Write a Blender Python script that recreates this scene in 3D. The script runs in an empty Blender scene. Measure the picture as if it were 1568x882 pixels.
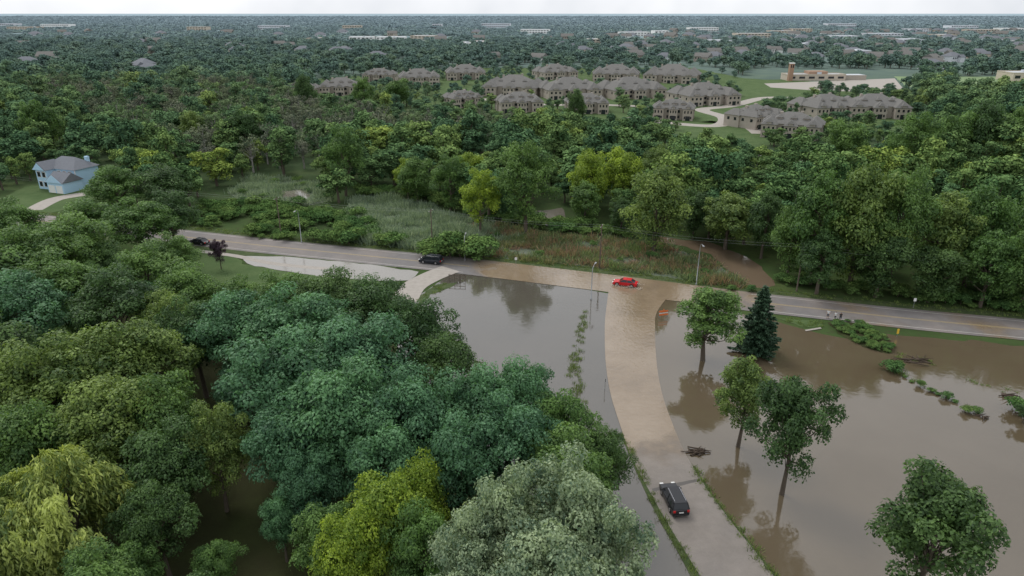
import bpy, bmesh, math, random
import numpy as np
from mathutils import Vector, Matrix
from mathutils.geometry import tessellate_polygon

random.seed(7)
SC = bpy.context.scene
COL = SC.collection
H0 = 50.0
PITCH = math.radians(22.0)
FPX = 1568/36*24
sP, cP = math.sin(PITCH), math.cos(PITCH)

# ---- survey helper: plan position of a photographed point lying at height z ----
def G(u, v, z=0.0):
    dx = (u-784)/FPX; dy = (v-441)/FPX
    d = sP+dy*cP; f = cP-dy*sP
    t = (H0-z)/d
    return (dx*t, f*t)
def depth(v, z=0.0):
    return (H0-z)/(sP+(v-441)/FPX*cP)

# ------------------------------------------------------------------ materials
def newmat(name):
    m = bpy.data.materials.new(name); m.use_nodes = True
    nt = m.node_tree; nt.nodes.clear()
    out = nt.nodes.new('ShaderNodeOutputMaterial')
    return m, nt, out
def N(nt, t, **kw):
    n = nt.nodes.new(t)
    for k, v in kw.items(): setattr(n, k, v)
    return n
def L(nt, a, b): nt.links.new(a, b)
def ramp(nt, stops, interp='LINEAR'):
    r = N(nt, 'ShaderNodeValToRGB'); r.color_ramp.interpolation = interp
    e = r.color_ramp.elements
    while len(e) < len(stops): e.new(0.5)
    for i, (p, c) in enumerate(stops):
        e[i].position = p; e[i].color = (c[0], c[1], c[2], 1)
    return r
def noise(nt, scale, detail=4, rough=.55, vec=None, dim='3D'):
    n = N(nt, 'ShaderNodeTexNoise'); n.inputs['Scale'].default_value = scale
    n.inputs['Detail'].default_value = detail; n.inputs['Roughness'].default_value = rough
    if vec is not None: L(nt, vec, n.inputs['Vector'])
    return n
def geopos(nt): return N(nt, 'ShaderNodeNewGeometry').outputs['Position']
def mapr(nt, src, a, b, c=0., d=1.):
    m = N(nt, 'ShaderNodeMapRange'); L(nt, src, m.inputs[0])
    for i, x in enumerate((a, b, c, d)): m.inputs[i+1].default_value = x
    return m.outputs[0]
def mixc(nt, fac, a, b, blend='MIX'):
    m = N(nt, 'ShaderNodeMix', data_type='RGBA', blend_type=blend)
    for s, i in ((fac, 0), (a, 6), (b, 7)):
        if hasattr(s, 'links'): L(nt, s, m.inputs[i])
        elif isinstance(s, (int, float)): m.inputs[i].default_value = s
        else: m.inputs[i].default_value = (s[0], s[1], s[2], 1)
    return m.outputs[2]
def mth(nt, op, a, b=None):
    m = N(nt, 'ShaderNodeMath', operation=op)
    for s, i in ((a, 0), (b, 1)):
        if s is None: continue
        if hasattr(s, 'links'): L(nt, s, m.inputs[i])
        else: m.inputs[i].default_value = s
    return m.outputs[0]

def simple(name, col, rough=.6, metal=0., var=.15, scale=2., spec=.5):
    m, nt, out = newmat(name)
    p = N(nt, 'ShaderNodeBsdfPrincipled')
    n = noise(nt, scale, 5, .6, geopos(nt))
    c = mixc(nt, n.outputs[0], [x*(1-var) for x in col], [min(1, x*(1+var)) for x in col])
    L(nt, c, p.inputs['Base Color'])
    p.inputs['Roughness'].default_value = rough; p.inputs['Metallic'].default_value = metal
    p.inputs['Specular IOR Level'].default_value = spec
    L(nt, p.outputs[0], out.inputs[0]); return m

def haze_tint(nt, c, ysock):
    """aerial haze painted into the colour: paler, bluer with distance along the plain"""
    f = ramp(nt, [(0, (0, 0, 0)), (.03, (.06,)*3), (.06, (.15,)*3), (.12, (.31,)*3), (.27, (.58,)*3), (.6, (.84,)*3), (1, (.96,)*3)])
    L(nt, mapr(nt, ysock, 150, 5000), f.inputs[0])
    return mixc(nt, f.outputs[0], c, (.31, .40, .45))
def leafmat(name, cols, trans=.32, region_haze=False, gain=1.75):
    """cols: list of colours picked by per-tree random; tint attribute = per clump / leaf variation"""
    m, nt, out = newmat(name)
    oi = N(nt, 'ShaderNodeObjectInfo')
    k = len(cols)
    r = ramp(nt, [(i/max(1, k-1)*.98, [x*gain for x in c]) for i, c in enumerate(cols)])
    if region_haze:
        n = noise(nt, .012, 2, .5, oi.outputs['Location'])
        f = mth(nt, 'ADD', mth(nt, 'MULTIPLY', oi.outputs['Random'], .72), mapr(nt, n.outputs[0], .3, .7, -.02, .3))
        L(nt, f, r.inputs[0])
    else: L(nt, oi.outputs['Random'], r.inputs[0])
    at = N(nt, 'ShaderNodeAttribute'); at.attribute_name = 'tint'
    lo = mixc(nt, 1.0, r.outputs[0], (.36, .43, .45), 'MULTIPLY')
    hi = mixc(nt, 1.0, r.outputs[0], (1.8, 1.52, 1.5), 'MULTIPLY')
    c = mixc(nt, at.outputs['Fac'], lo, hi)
    if region_haze:
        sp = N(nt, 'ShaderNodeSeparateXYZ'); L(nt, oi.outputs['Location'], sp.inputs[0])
        c = haze_tint(nt, c, sp.outputs[1])  # distance haze blended into the leaf colour by tree position
    if trans <= 0:
        p = N(nt, 'ShaderNodeBsdfDiffuse'); L(nt, c, p.inputs[0]); L(nt, p.outputs[0], out.inputs[0]); return m
    p = N(nt, 'ShaderNodeBsdfPrincipled'); L(nt, c, p.inputs['Base Color'])
    p.inputs['Roughness'].default_value = .55; p.inputs['Specular IOR Level'].default_value = .35
    t = N(nt, 'ShaderNodeBsdfTranslucent'); L(nt, mixc(nt, 1., c, (1.3, 1.3, .85), 'MULTIPLY'), t.inputs[0])
    mx = N(nt, 'ShaderNodeMixShader'); mx.inputs[0].default_value = trans
    L(nt, p.outputs[0], mx.inputs[1]); L(nt, t.outputs[0], mx.inputs[2]); L(nt, mx.outputs[0], out.inputs[0])
    return m

M = {}
M['bark'] = simple('bark', (.10, .08, .06), .9, var=.4, scale=3)
M['deadbark'] = simple('grey_bark', (.33, .31, .29), .9, var=.3, scale=3)
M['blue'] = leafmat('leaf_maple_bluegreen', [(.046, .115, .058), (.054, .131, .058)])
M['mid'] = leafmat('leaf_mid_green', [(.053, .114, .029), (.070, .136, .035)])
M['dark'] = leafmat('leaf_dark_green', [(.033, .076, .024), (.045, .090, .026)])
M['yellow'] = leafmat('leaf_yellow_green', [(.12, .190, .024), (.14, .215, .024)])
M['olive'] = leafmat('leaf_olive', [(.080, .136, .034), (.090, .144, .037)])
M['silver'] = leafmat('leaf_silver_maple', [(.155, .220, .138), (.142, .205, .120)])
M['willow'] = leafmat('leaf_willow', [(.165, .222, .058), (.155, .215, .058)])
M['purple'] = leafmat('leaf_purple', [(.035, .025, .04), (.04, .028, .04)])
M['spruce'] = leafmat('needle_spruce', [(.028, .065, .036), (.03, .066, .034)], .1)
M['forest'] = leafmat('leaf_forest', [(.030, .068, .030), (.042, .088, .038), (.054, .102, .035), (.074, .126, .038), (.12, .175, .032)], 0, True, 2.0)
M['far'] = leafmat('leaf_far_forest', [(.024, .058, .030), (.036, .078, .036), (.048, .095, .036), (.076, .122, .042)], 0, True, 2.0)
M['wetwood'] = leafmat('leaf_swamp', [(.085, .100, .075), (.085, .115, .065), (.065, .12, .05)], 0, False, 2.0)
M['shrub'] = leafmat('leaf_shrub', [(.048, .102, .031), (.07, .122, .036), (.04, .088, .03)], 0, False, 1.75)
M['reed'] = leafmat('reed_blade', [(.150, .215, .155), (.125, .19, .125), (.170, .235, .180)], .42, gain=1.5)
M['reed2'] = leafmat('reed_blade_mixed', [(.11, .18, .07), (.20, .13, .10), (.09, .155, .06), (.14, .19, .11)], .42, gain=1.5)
M['grassb'] = leafmat('grass_blade', [(.07, .115, .032), (.09, .135, .038)], .3)

def ground_mat():
    m, nt, out = newmat('ground_grass_soil')
    pos = geopos(nt)
    a = noise(nt, .05, 5, .6, pos); b = noise(nt, .9, 5, .7, pos)
    g = ramp(nt, [(.3, (.035, .058, .022)), (.5, (.055, .088, .032)), (.7, (.085, .118, .042))]); L(nt, a.outputs[0], g.inputs[0])
    s = mapr(nt, b.outputs[0], .5, .75)
    c = mixc(nt, s, g.outputs[0], (.06, .055, .035))
    sp = N(nt, 'ShaderNodeSeparateXYZ'); L(nt, pos, sp.inputs[0]); c = haze_tint(nt, c, sp.outputs[1])  # distance haze blended into the ground colour as well
    p = N(nt, 'ShaderNodeBsdfPrincipled'); L(nt, c, p.inputs['Base Color']); p.inputs['Roughness'].default_value = .95
    p.inputs['Specular IOR Level'].default_value = .0
    L(nt, p.outputs[0], out.inputs[0]); return m
def lawn_mat(name, c1, c2, sc=.15):
    m, nt, out = newmat(name)
    pos = geopos(nt)
    a = noise(nt, sc, 6, .65, pos)
    g = ramp(nt, [(.3, c1), (.7, c2)]); L(nt, a.outputs[0], g.inputs[0])
    p = N(nt, 'ShaderNodeBsdfPrincipled'); L(nt, g.outputs[0], p.inputs['Base Color']); p.inputs['Roughness'].default_value = .95
    p.inputs['Specular IOR Level'].default_value = .1
    b = noise(nt, 4, 4, .7, pos); bp = N(nt, 'ShaderNodeBump'); bp.inputs['Strength'].default_value = .6; bp.inputs['Distance'].default_value = .2
    L(nt, b.outputs[0], bp.inputs['Height']); L(nt, bp.outputs[0], p.inputs['Normal'])
    L(nt, p.outputs[0], out.inputs[0]); return m
def water_mat(name, c1, c2, ior=1.5, rough=.06, bump=.03, patch=.02):
    m, nt, out = newmat(name)
    pos = geopos(nt)
    a = noise(nt, patch, 5, .6, pos)
    g = ramp(nt, [(.35, c1), (.65, c2)]); L(nt, a.outputs[0], g.inputs[0])
    p = N(nt, 'ShaderNodeBsdfPrincipled'); L(nt, g.outputs[0], p.inputs['Base Color'])
    p.inputs['IOR'].default_value = ior
    rr = mapr(nt, noise(nt, .06, 3, .6, pos).outputs[0], .35, .7, rough*.6, rough*2.2); L(nt, rr, p.inputs['Roughness'])
    b1 = noise(nt, 1.1, 4, .55, pos)
    b2 = noise(nt, .09, 2, .5, pos)
    h = mth(nt, 'MULTIPLY', b1.outputs[0], mapr(nt, b2.outputs[0], .4, .65, .2, 1.))
    bp = N(nt, 'ShaderNodeBump'); bp.inputs['Strength'].default_value = 1.; bp.inputs['Distance'].default_value = bump
    L(nt, h, bp.inputs['Height']); L(nt, bp.outputs[0], p.inputs['Normal'])
    L(nt, p.outputs[0], out.inputs[0]); return m
def road_mat(name, dry1, dry2, grey=(.78, .84, .90)):
    """attribute 'wet' : 0 dry asphalt, 1 under a film of muddy flood water"""
    m, nt, out = newmat(name)
    pos = geopos(nt)
    at = N(nt, 'ShaderNodeAttribute'); at.attribute_name = 'wet'
    ns = noise(nt, .12, 5, .65, pos)
    w = mth(nt, 'ADD', at.outputs['Fac'], mapr(nt, ns.outputs[0], .2, .8, -.38, .38))
    wet = mapr(nt, w, .38, .62)
    edge = mapr(nt, w, .2, .5)
    a = noise(nt, .35, 6, .7, pos); fine = noise(nt, 9, 3, .7, pos)
    g = ramp(nt, [(.3, dry1), (.7, dry2)]); L(nt, a.outputs[0], g.inputs[0])
    big = mapr(nt, noise(nt, .07, 3, .6, pos).outputs[0], .4, .62)
    gg = mixc(nt, big, g.outputs[0], mixc(nt, 1., g.outputs[0], grey, 'MULTIPLY'))
    dry = mixc(nt, mth(nt, 'MULTIPLY', fine.outputs[0], .4), gg, [x*.6 for x in dry1])
    damp = mixc(nt, edge, dry, mixc(nt, 1., dry, (.86, .79, .70), 'MULTIPLY'))
    mud = ramp(nt, [(.25, (.30, .235, .165)), (.5, (.24, .18, .118)), (.75, (.175, .13, .085))]); L(nt, noise(nt, .1, 5, .65, pos).outputs[0], mud.inputs[0])
    c = mixc(nt, wet, damp, mud.outputs[0])
    p = N(nt, 'ShaderNodeBsdfPrincipled'); L(nt, c, p.inputs['Base Color'])
    L(nt, mapr(nt, wet, 0, 1, .8, .08), p.inputs['Roughness'])
    L(nt, mapr(nt, wet, 0, 1, .3, .8), p.inputs['Specular IOR Level'])
    h = noise(nt, 1.3, 3, .6, pos); bp = N(nt, 'ShaderNodeBump'); bp.inputs['Distance'].default_value = .08
    L(nt, h.outputs[0], bp.inputs['Height']); L(nt, bp.outputs[0], p.inputs['Normal'])
    L(nt, p.outputs[0], out.inputs[0]); return m
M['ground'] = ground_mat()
M['lawn'] = lawn_mat('lawn_grass', (.06, .102, .037), (.10, .145, .058))
M['verge'] = lawn_mat('verge_grass', (.045, .072, .028), (.10, .122, .057), .8)
M['field'] = lawn_mat('field_grass', (.17, .25, .13), (.22, .29, .15))
M['marsh'] = lawn_mat('marsh_floor', (.085, .115, .07), (.16, .18, .14), .3)
M['floor'] = lawn_mat('forest_floor', (.04, .040, .02), (.055, .068, .025))
M['wgrey'] = water_mat('flood_water_grey', (.078, .071, .058), (.103, .091, .074), 1.85, .035, .025)
M['wbrown'] = water_mat('flood_water_brown', (.100, .077, .047), (.132, .105, .070), 1.85, .03, .02)
M['wpale'] = water_mat('pond_water', (.17, .155, .13), (.20, .18, .15), 1.9, .12)
M['wmud'] = water_mat('river_mud_water', (.15, .11, .075), (.18, .135, .09), 1.5)
M['road'] = road_mat('asphalt_silty', (.20, .178, .166), (.265, .235, .215))
M['road2'] = road_mat('asphalt_silty_light', (.225, .20, .175), (.30, .265, .235), (.88, .90, .93))
M['conc'] = simple('concrete', (.34, .31, .275), .85, scale=1, var=.25)
M['glass'] = simple('dark_glass', (.02, .024, .03), .08)
M['white'] = simple('white_paint', (.75, .75, .73), .5, var=.06)
M['black'] = simple('car_paint_black', (.012, .013, .016), .22)
M['navy'] = simple('car_paint_dark', (.02, .024, .032), .22)
M['red'] = simple('car_paint_red', (.55, .015, .02), .25, var=.08)
M['tyre'] = simple('tyre_rubber', (.02, .02, .02), .85)
M['rim'] = simple('alloy_rim', (.5, .5, .52), .3, .8)
M['tail'] = simple('tail_lamp', (.5, .01, .01), .25)
M['lampw'] = simple('head_lamp', (.8, .8, .78), .15)
M['roof'] = simple('roof_shingle_grey', (.168, .164, .155), .9, var=.28, scale=1.2, spec=.15)
M['roofb'] = simple('roof_shingle_bluegrey', (.17, .18, .20), .9, var=.2, scale=1.5, spec=.2)
M['tan'] = simple('wall_tan_siding', (.37, .33, .28), .85, var=.2, scale=.6)
M['bluew'] = simple('wall_blue_siding', (.42, .62, .78), .8, var=.06)
M['brickr'] = simple('wall_brick', (.34, .22, .15), .9, var=.2)
M['cream'] = simple('wall_cream', (.50, .44, .36), .85, var=.1)
M['greyw'] = simple('wall_light_grey', (.60, .62, .65), .8, var=.1, scale=.1)
M['flatroof'] = simple('flat_roof_membrane', (.52, .55, .58), .8, var=.3, scale=.05)
M['wood'] = simple('pole_wood', (.13, .10, .08), .9)
M['steel'] = simple('galvanised_steel', (.30, .31, .32), .45, .5)
M['yline'] = simple('road_paint_yellow', (.40, .31, .15), .8, var=.3, scale=3)
M['wline'] = simple('road_paint_white', (.48, .46, .43), .8, var=.25, scale=3)
M['orange'] = simple('sign_orange', (.75, .16, .03), .5)
M['signy'] = simple('sign_yellow', (.75, .48, .04), .5)
M['skin'] = simple('skin', (.45, .27, .19), .6, var=.05)
M['hair'] = simple('hair_dark', (.03, .02, .015), .8)
M['cloth_w'] = simple('cloth_white', (.7, .7, .7), .9)
M['cloth_d'] = simple('cloth_dark', (.03, .035, .05), .9)
M['cloth_b'] = simple('cloth_black', (.02, .02, .022), .9)
M['debris'] = simple('driftwood', (.07, .05, .035), .9, var=.4)
M['foam'] = simple('splash_foam', (.55, .48, .40), .5, var=.2)

# ------------------------------------------------------------------ mesh tools
def mesh_quads(name, V, F, mi=None, tint=None, mats=(), smooth=False):
    V = np.asarray(V, dtype=np.float32); F = np.asarray(F, dtype=np.int32)
    me = bpy.data.meshes.new(name)
    me.vertices.add(len(V)); me.vertices.foreach_set('co', V.ravel())
    me.loops.add(F.size); me.loops.foreach_set('vertex_index', F.ravel())
    me.polygons.add(len(F)); me.polygons.foreach_set('loop_start', np.arange(0, F.size, 4, dtype=np.int32))
    for m in mats: me.materials.append(m)
    if mi is not None: me.polygons.foreach_set('material_index', np.asarray(mi, dtype=np.int32))
    me.update(calc_edges=True)
    if tint is not None:
        a = me.attributes.new('tint', 'FLOAT', 'FACE'); a.data.foreach_set('value', np.asarray(tint, dtype=np.float32))
    return me
def obj(name, data, loc=(0, 0, 0), rot=0., parent=None, scale=(1, 1, 1)):
    o = bpy.data.objects.new(name, data); COL.objects.link(o)
    o.location = loc; o.rotation_euler = (0, 0, rot); o.scale = scale
    if parent: o.parent = parent
    return o
def empty(name, loc=(0, 0, 0), rot=0.):
    o = bpy.data.objects.new(name, None); COL.objects.link(o); o.location = loc; o.rotation_euler = (0, 0, rot); return o
def unit(a): return a/np.maximum(1e-6, np.linalg.norm(a, axis=-1, keepdims=True))
def quads_from(C, Nn, s, rng, asp=.62, T=None):
    n = len(C)
    if T is None: T = rng.normal(size=(n, 3))
    T = unit(np.cross(Nn, np.cross(T, Nn)+1e-5)); B = np.cross(Nn, T)
    s = s[:, None]
    V = np.stack([C+T*s, C+B*s*asp+Nn*s*.18, C-T*s, C-B*s*asp+Nn*s*.18], 1).reshape(-1, 3)
    return V, np.arange(n*4).reshape(-1, 4)
def tube(path, rad, n=6):
    V = []; F = []
    for i, p in enumerate(path):
        p = np.array(p); q = np.array(path[min(i+1, len(path)-1)])-np.array(path[max(i-1, 0)])
        q = q/max(1e-6, np.linalg.norm(q)); a = np.cross(q, [0.3, 1, .1]); a /= max(1e-6, np.linalg.norm(a)); b = np.cross(q, a)
        for k in range(n):
            t = 2*math.pi*k/n; V.append(p+(a*math.cos(t)+b*math.sin(t))*rad[i])
    for i in range(len(path)-1):
        for k in range(n): F.append((i*n+k, i*n+(k+1) % n, (i+1)*n+(k+1) % n, (i+1)*n+k))
    return np.array(V), np.array(F)
class Acc:
    def __init__(s): s.V = []; s.F = []; s.m = []; s.t = []; s.n = 0
    def add(s, V, F, mi, t):
        s.V.append(V); s.F.append(F+s.n); s.n += len(V); s.m.append(np.full(len(F), mi)); s.t.append(np.broadcast_to(t, (len(F),)))
    def mesh(s, name, mats): return mesh_quads(name, np.concatenate(s.V), np.concatenate(s.F), np.concatenate(s.m), np.concatenate(s.t), mats)

def deciduous(name, seed, H=16, R=6, base=.22, ncl=75, clr=(1.1, 2.0), nleaf=26000, leaf=.2, mats=None, flat=.7, nlimb=16, trunk=None, narrow=.35, inner=.35, topn=0.):
    rng = np.random.default_rng(seed); A = Acc()
    zc = H*(base+1)/2; hz = H*(1-base)/2
    ph = rng.uniform(0, 6.28, 6); D = unit(rng.normal(size=(ncl, 3)))
    D[:, 2] = np.where((D[:, 2] < -.35) & (rng.random(ncl) < .6), -D[:, 2], D[:, 2])
    az = np.arctan2(D[:, 1], D[:, 0])
    lump = 1+.15*np.cos(2*az+ph[0])+.12*np.cos(3*az+ph[1]+2*D[:, 2])+.10*np.cos(5*az+ph[2])
    fr = (inner+(.95-inner)*rng.random(ncl)**.45)*lump
    cr = rng.uniform(clr[0], clr[1], ncl)
    fr = np.minimum(fr, 1.18)
    shrink = 1-narrow*np.clip(-D[:, 2], 0, 1)-topn*np.clip(D[:, 2], 0, 1)
    C = np.stack([D[:, 0]*fr*(R-cr*.6)*shrink, D[:, 1]*fr*(R-cr*.6)*shrink, zc+D[:, 2]*fr*(hz-cr*.5)], 1)
    tr = trunk or H*.019
    top = np.array([rng.normal()*.3, rng.normal()*.3, H*.78])
    tp = [np.zeros(3), np.array([rng.normal()*.12, rng.normal()*.12, H*.25]), np.array([rng.normal()*.3, rng.normal()*.3, H*.52]), top]
    V, F = tube(tp, [tr*1.5, tr, tr*.7, tr*.15], 8); A.add(V, F, 0, .5)
    idx = rng.choice(ncl, min(nlimb, ncl), False)
    for i in idx:
        f = min(.85, max(base*.9, C[i][2]/H*rng.uniform(.5, .8))); s = np.array([0, 0, H*f]); s[:2] = tp[2][:2]*min(1, f*2)
        mid = (s+C[i])/2+np.array([0, 0, -.03*H*rng.random()])+rng.normal(size=3)*.25
        V, F = tube([s, mid, C[i]], [tr*.5, tr*.28, tr*.08], 5); A.add(V, F, 0, .5)
    w = cr**2; w = w/w.sum(); k = rng.choice(ncl, nleaf, p=w)
    d = unit(rng.normal(size=(nleaf, 3)))
    flip = (d[:, 2] < -.1) & (rng.random(nleaf) < .7); d[flip, 2] *= -1
    rr = .6+.45*rng.random(nleaf)**.6
    rr *= 1+.26*np.sin(d[:, 0]*5+ph[3]+k)*np.cos(d[:, 1]*6+ph[4]+k*1.7)
    P = C[k]+d*(cr[k]*rr)[:, None]*np.array([1, 1, flat])
    Nn = unit(d*.8+np.array([0, 0, .45])+rng.normal(size=(nleaf, 3))*.42)
    s = leaf*rng.uniform(.55, 1.3, nleaf)
    V, F = quads_from(P, Nn, s, rng)
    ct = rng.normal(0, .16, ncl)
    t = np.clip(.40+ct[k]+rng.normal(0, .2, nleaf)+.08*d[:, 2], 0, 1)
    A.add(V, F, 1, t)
    return A.mesh(name, mats)

def willow(name, seed, H=13, R=7, mats=None):
    rng = np.random.default_rng(seed); A = Acc()
    V, F = tube([(0, 0, 0), (.2, 0, 3), (.1, .3, 7), (0, 0, 11)], [.6, .5, .35, .1], 8); A.add(V, F, 0, .5)
    ncl = 40; D = unit(rng.normal(size=(ncl, 3))); D[:, 2] = np.abs(D[:, 2])
    C = np.stack([D[:, 0]*R*.75*rng.uniform(.5, 1.15, ncl), D[:, 1]*R*.75*rng.uniform(.5, 1.15, ncl), H*.52+D[:, 2]*H*.4*rng.uniform(.8, 1.15, ncl)], 1)
    for i in range(0, ncl, 2):
        V, F = tube([(0, 0, 4), (C[i][0]*.5, C[i][1]*.5, C[i][2]*.8), C[i]], [.22, .14, .05], 5); A.add(V, F, 0, .5)
    P = []; T = []; t = []
    for i in range(ncl):
        nst = 34; tt = rng.normal(0, .18)
        for j in range(nst):
            a = rng.uniform(0, 6.28); r0 = rng.uniform(.1, 1.1); r1 = r0+rng.uniform(.05, .45); ln = rng.uniform(1.5, 6.)
            n = int(ln*5.5)+3; u = np.linspace(0, 1, n)
            rad = r0+(r1-r0)*np.sqrt(u); z = .9-.5*r0-ln*u**1.25
            q = np.stack([C[i][0]+np.cos(a)*rad, C[i][1]+np.sin(a)*rad, C[i][2]+z], 1)+rng.normal(size=(n, 3))*.10
            q[:, 2] = np.maximum(q[:, 2], .8)
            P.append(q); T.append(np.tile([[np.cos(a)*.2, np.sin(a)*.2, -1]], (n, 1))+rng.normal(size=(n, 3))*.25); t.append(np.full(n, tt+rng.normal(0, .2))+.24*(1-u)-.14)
    P = np.concatenate(P); T = np.concatenate(T); t = np.concatenate(t); n = len(P)
    out = P.copy(); out[:, 2] = 0
    Nn = unit(unit(out)*.6+np.array([0, 0, .6])+rng.normal(size=(n, 3))*.4)
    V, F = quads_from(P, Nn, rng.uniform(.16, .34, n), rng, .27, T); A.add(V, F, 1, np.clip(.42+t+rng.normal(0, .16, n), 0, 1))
    return A.mesh(name, mats)

def spruce(name, seed, H=11, R=3.2, nl=19000, mats=None):
    rng = np.random.default_rng(seed); A = Acc()
    V, F = tube([(0, 0, 0), (0, 0, H*.5), (0, 0, H)], [.22, .13, .02], 7); A.add(V, F, 0, .5)
    P = []; T = []; tt = []
    nb = 190
    for i in range(nb):
        h = .04+.94*(i/nb); a = i*2.399+rng.normal()*.2; ln = R*(1-h)**.85*rng.uniform(.75, 1.12)+.15
        n = max(14, int(nl/nb*ln/R*1.9)); u = rng.random(n)**.6
        x = u*ln; w = (1-u)*ln*.34+.14
        off = rng.uniform(-1, 1, n)*w
        z = H*h-.12*x-.05*x**2*.5+.16*ln*(u**3)+rng.normal(0, .06, n)
        P.append(np.stack([np.cos(a)*x-np.sin(a)*off, np.sin(a)*x+np.cos(a)*off, z], 1))
        T.append(np.tile([[np.cos(a), np.sin(a), -.1]], (n, 1))+rng.normal(size=(n, 3))*.35)
        tt.append(np.full(n, rng.normal(0, .1)))
    P = np.concatenate(P); T = np.concatenate(T); tt = np.concatenate(tt); n = len(P)
    Nn = unit(np.array([0, 0, 1.])+rng.normal(size=(n, 3))*.45)
    V, F = quads_from(P, Nn, rng.uniform(.13, .26, n), rng, .45, T); A.add(V, F, 1, np.clip(.45+tt+rng.normal(0, .15, n), 0, 1))
    return A.mesh(name, mats)

def tuft(name, seed, n, h, r, w, mats, leanf=.25):
    rng = np.random.default_rng(seed); A = Acc()
    x = rng.normal(0, r*.5, n); y = rng.normal(0, r*.5, n); a = rng.uniform(0, 6.28, n); hh = h*rng.uniform(.5, 1.1, n)
    lean = rng.normal(0, leanf, (n, 2))*h
    ca = np.cos(a)*w; sa = np.sin(a)*w
    V = np.stack([np.stack([x-ca, y-sa, 0*x], 1), np.stack([x+ca, y+sa, 0*x], 1),
                  np.stack([x+lean[:, 0]+ca*.5, y+lean[:, 1]+sa*.5, hh], 1), np.stack([x+lean[:, 0]-ca*.5, y+lean[:, 1]-sa*.5, hh], 1)], 1).reshape(-1, 3)
    A.add(V, np.arange(n*4).reshape(-1, 4), 0, np.clip(rng.normal(.5, .25, n), 0, 1)); return A.mesh(name, mats)

def scatter(name, meshes, pts, rotz, scl, idx):
    coll = bpy.data.collections.new(name+'_library')
    for i, me in enumerate(meshes):
        o = bpy.data.objects.new('%s_variant_%02d' % (name, i), me); coll.objects.link(o)
    me = bpy.data.meshes.new(name); me.vertices.add(len(pts)); me.vertices.foreach_set('co', np.asarray(pts, np.float32).ravel())
    for nm, ty, key, arr in (('rotz', 'FLOAT', 'value', rotz), ('scl', 'FLOAT_VECTOR', 'vector', scl), ('vidx', 'INT', 'value', idx)):
        a = me.attributes.new(nm, ty, 'POINT'); a.data.foreach_set(key, np.asarray(arr, np.int32 if ty == 'INT' else np.float32).ravel())
    me.update()
    o = obj(name, me)
    ng = bpy.data.node_groups.new(name+'_nodes', 'GeometryNodeTree')
    ng.interface.new_socket('Geometry', in_out='INPUT', socket_type='NodeSocketGeometry')
    ng.interface.new_socket('Geometry', in_out='OUTPUT', socket_type='NodeSocketGeometry')
    gi = ng.nodes.new('NodeGroupInput'); go = ng.nodes.new('NodeGroupOutput')
    iop = ng.nodes.new('GeometryNodeInstanceOnPoints'); ci = ng.nodes.new('GeometryNodeCollectionInfo')
    ci.inputs['Collection'].default_value = coll; ci.inputs['Separate Children'].default_value = True; ci.inputs['Reset Children'].default_value = True
    iop.inputs['Pick Instance'].default_value = True
    def na(nm, ty):
        n = ng.nodes.new('GeometryNodeInputNamedAttribute'); n.data_type = ty; n.inputs['Name'].default_value = nm; return n.outputs['Attribute']
    cx = ng.nodes.new('ShaderNodeCombineXYZ'); e2r = ng.nodes.new('FunctionNodeEulerToRotation')
    l = ng.links.new
    l(na('rotz', 'FLOAT'), cx.inputs['Z']); l(cx.outputs[0], e2r.inputs[0])
    l(gi.outputs[0], iop.inputs['Points']); l(ci.outputs[0], iop.inputs['Instance']); l(na('vidx', 'INT'), iop.inputs['Instance Index'])
    l(e2r.outputs[0], iop.inputs['Rotation']); l(na('scl', 'FLOAT_VECTOR'), iop.inputs['Scale']); l(iop.outputs[0], go.inputs[0])
    md = o.modifiers.new('scatter', 'NODES'); md.node_group = ng
    return o

def wobble(poly, step=3., amp=.8, seed=0):
    rng = random.Random(seed); out = []
    n = len(poly)
    for i in range(n):
        a = poly[i]; b = poly[(i+1) % n]; d = math.dist(a, b); k = max(1, min(60, int(d/step)))
        for j in range(k):
            t = j/k; x = a[0]+(b[0]-a[0])*t; y = a[1]+(b[1]-a[1])*t
            out.append((x+rng.gauss(0, amp*.5), y+rng.gauss(0, amp*.5)))
    return out
def sheet(name, poly, z, mat):
    vs = [Vector((x, y, 0)) for x, y in poly]
    tr = tessellate_polygon([vs])
    me = bpy.data.meshes.new(name); me.from_pydata([(x, y, z) for x, y in poly], [], [tuple(t) for t in tr])
    me.update()
    bm = bmesh.new(); bm.from_mesh(me); bmesh.ops.recalc_face_normals(bm, faces=bm.faces)
    for f in bm.faces:
        if f.normal.z < 0: f.normal_flip()
    bm.to_mesh(me); bm.free()
    me.materials.append(mat); return obj(name, me)
def inside(poly, X, Y):
    X = np.asarray(X); Y = np.asarray(Y); c = np.zeros(X.shape, bool); n = len(poly); j = n-1
    for i in range(n):
        xi, yi = poly[i]; xj, yj = poly[j]
        if yi != yj:
            c ^= ((yi > Y) != (yj > Y)) & (X < (xj-xi)*(Y-yi)/(yj-yi)+xi)
        j = i
    return c
def PX(pts): return [G(u, v) for u, v in pts]

# ------------------------------------------------------------------ ground
gp = bmesh.new()
S = 26000
vv = [gp.verts.new(c) for c in ((-S, -600, 0), (S, -600, 0), (S, S, 0), (-S, S, 0))]; gp.faces.new(vv)
me = bpy.data.meshes.new('ground'); gp.to_mesh(me); gp.free(); me.materials.append(M['ground']); obj('ground', me)

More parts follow.
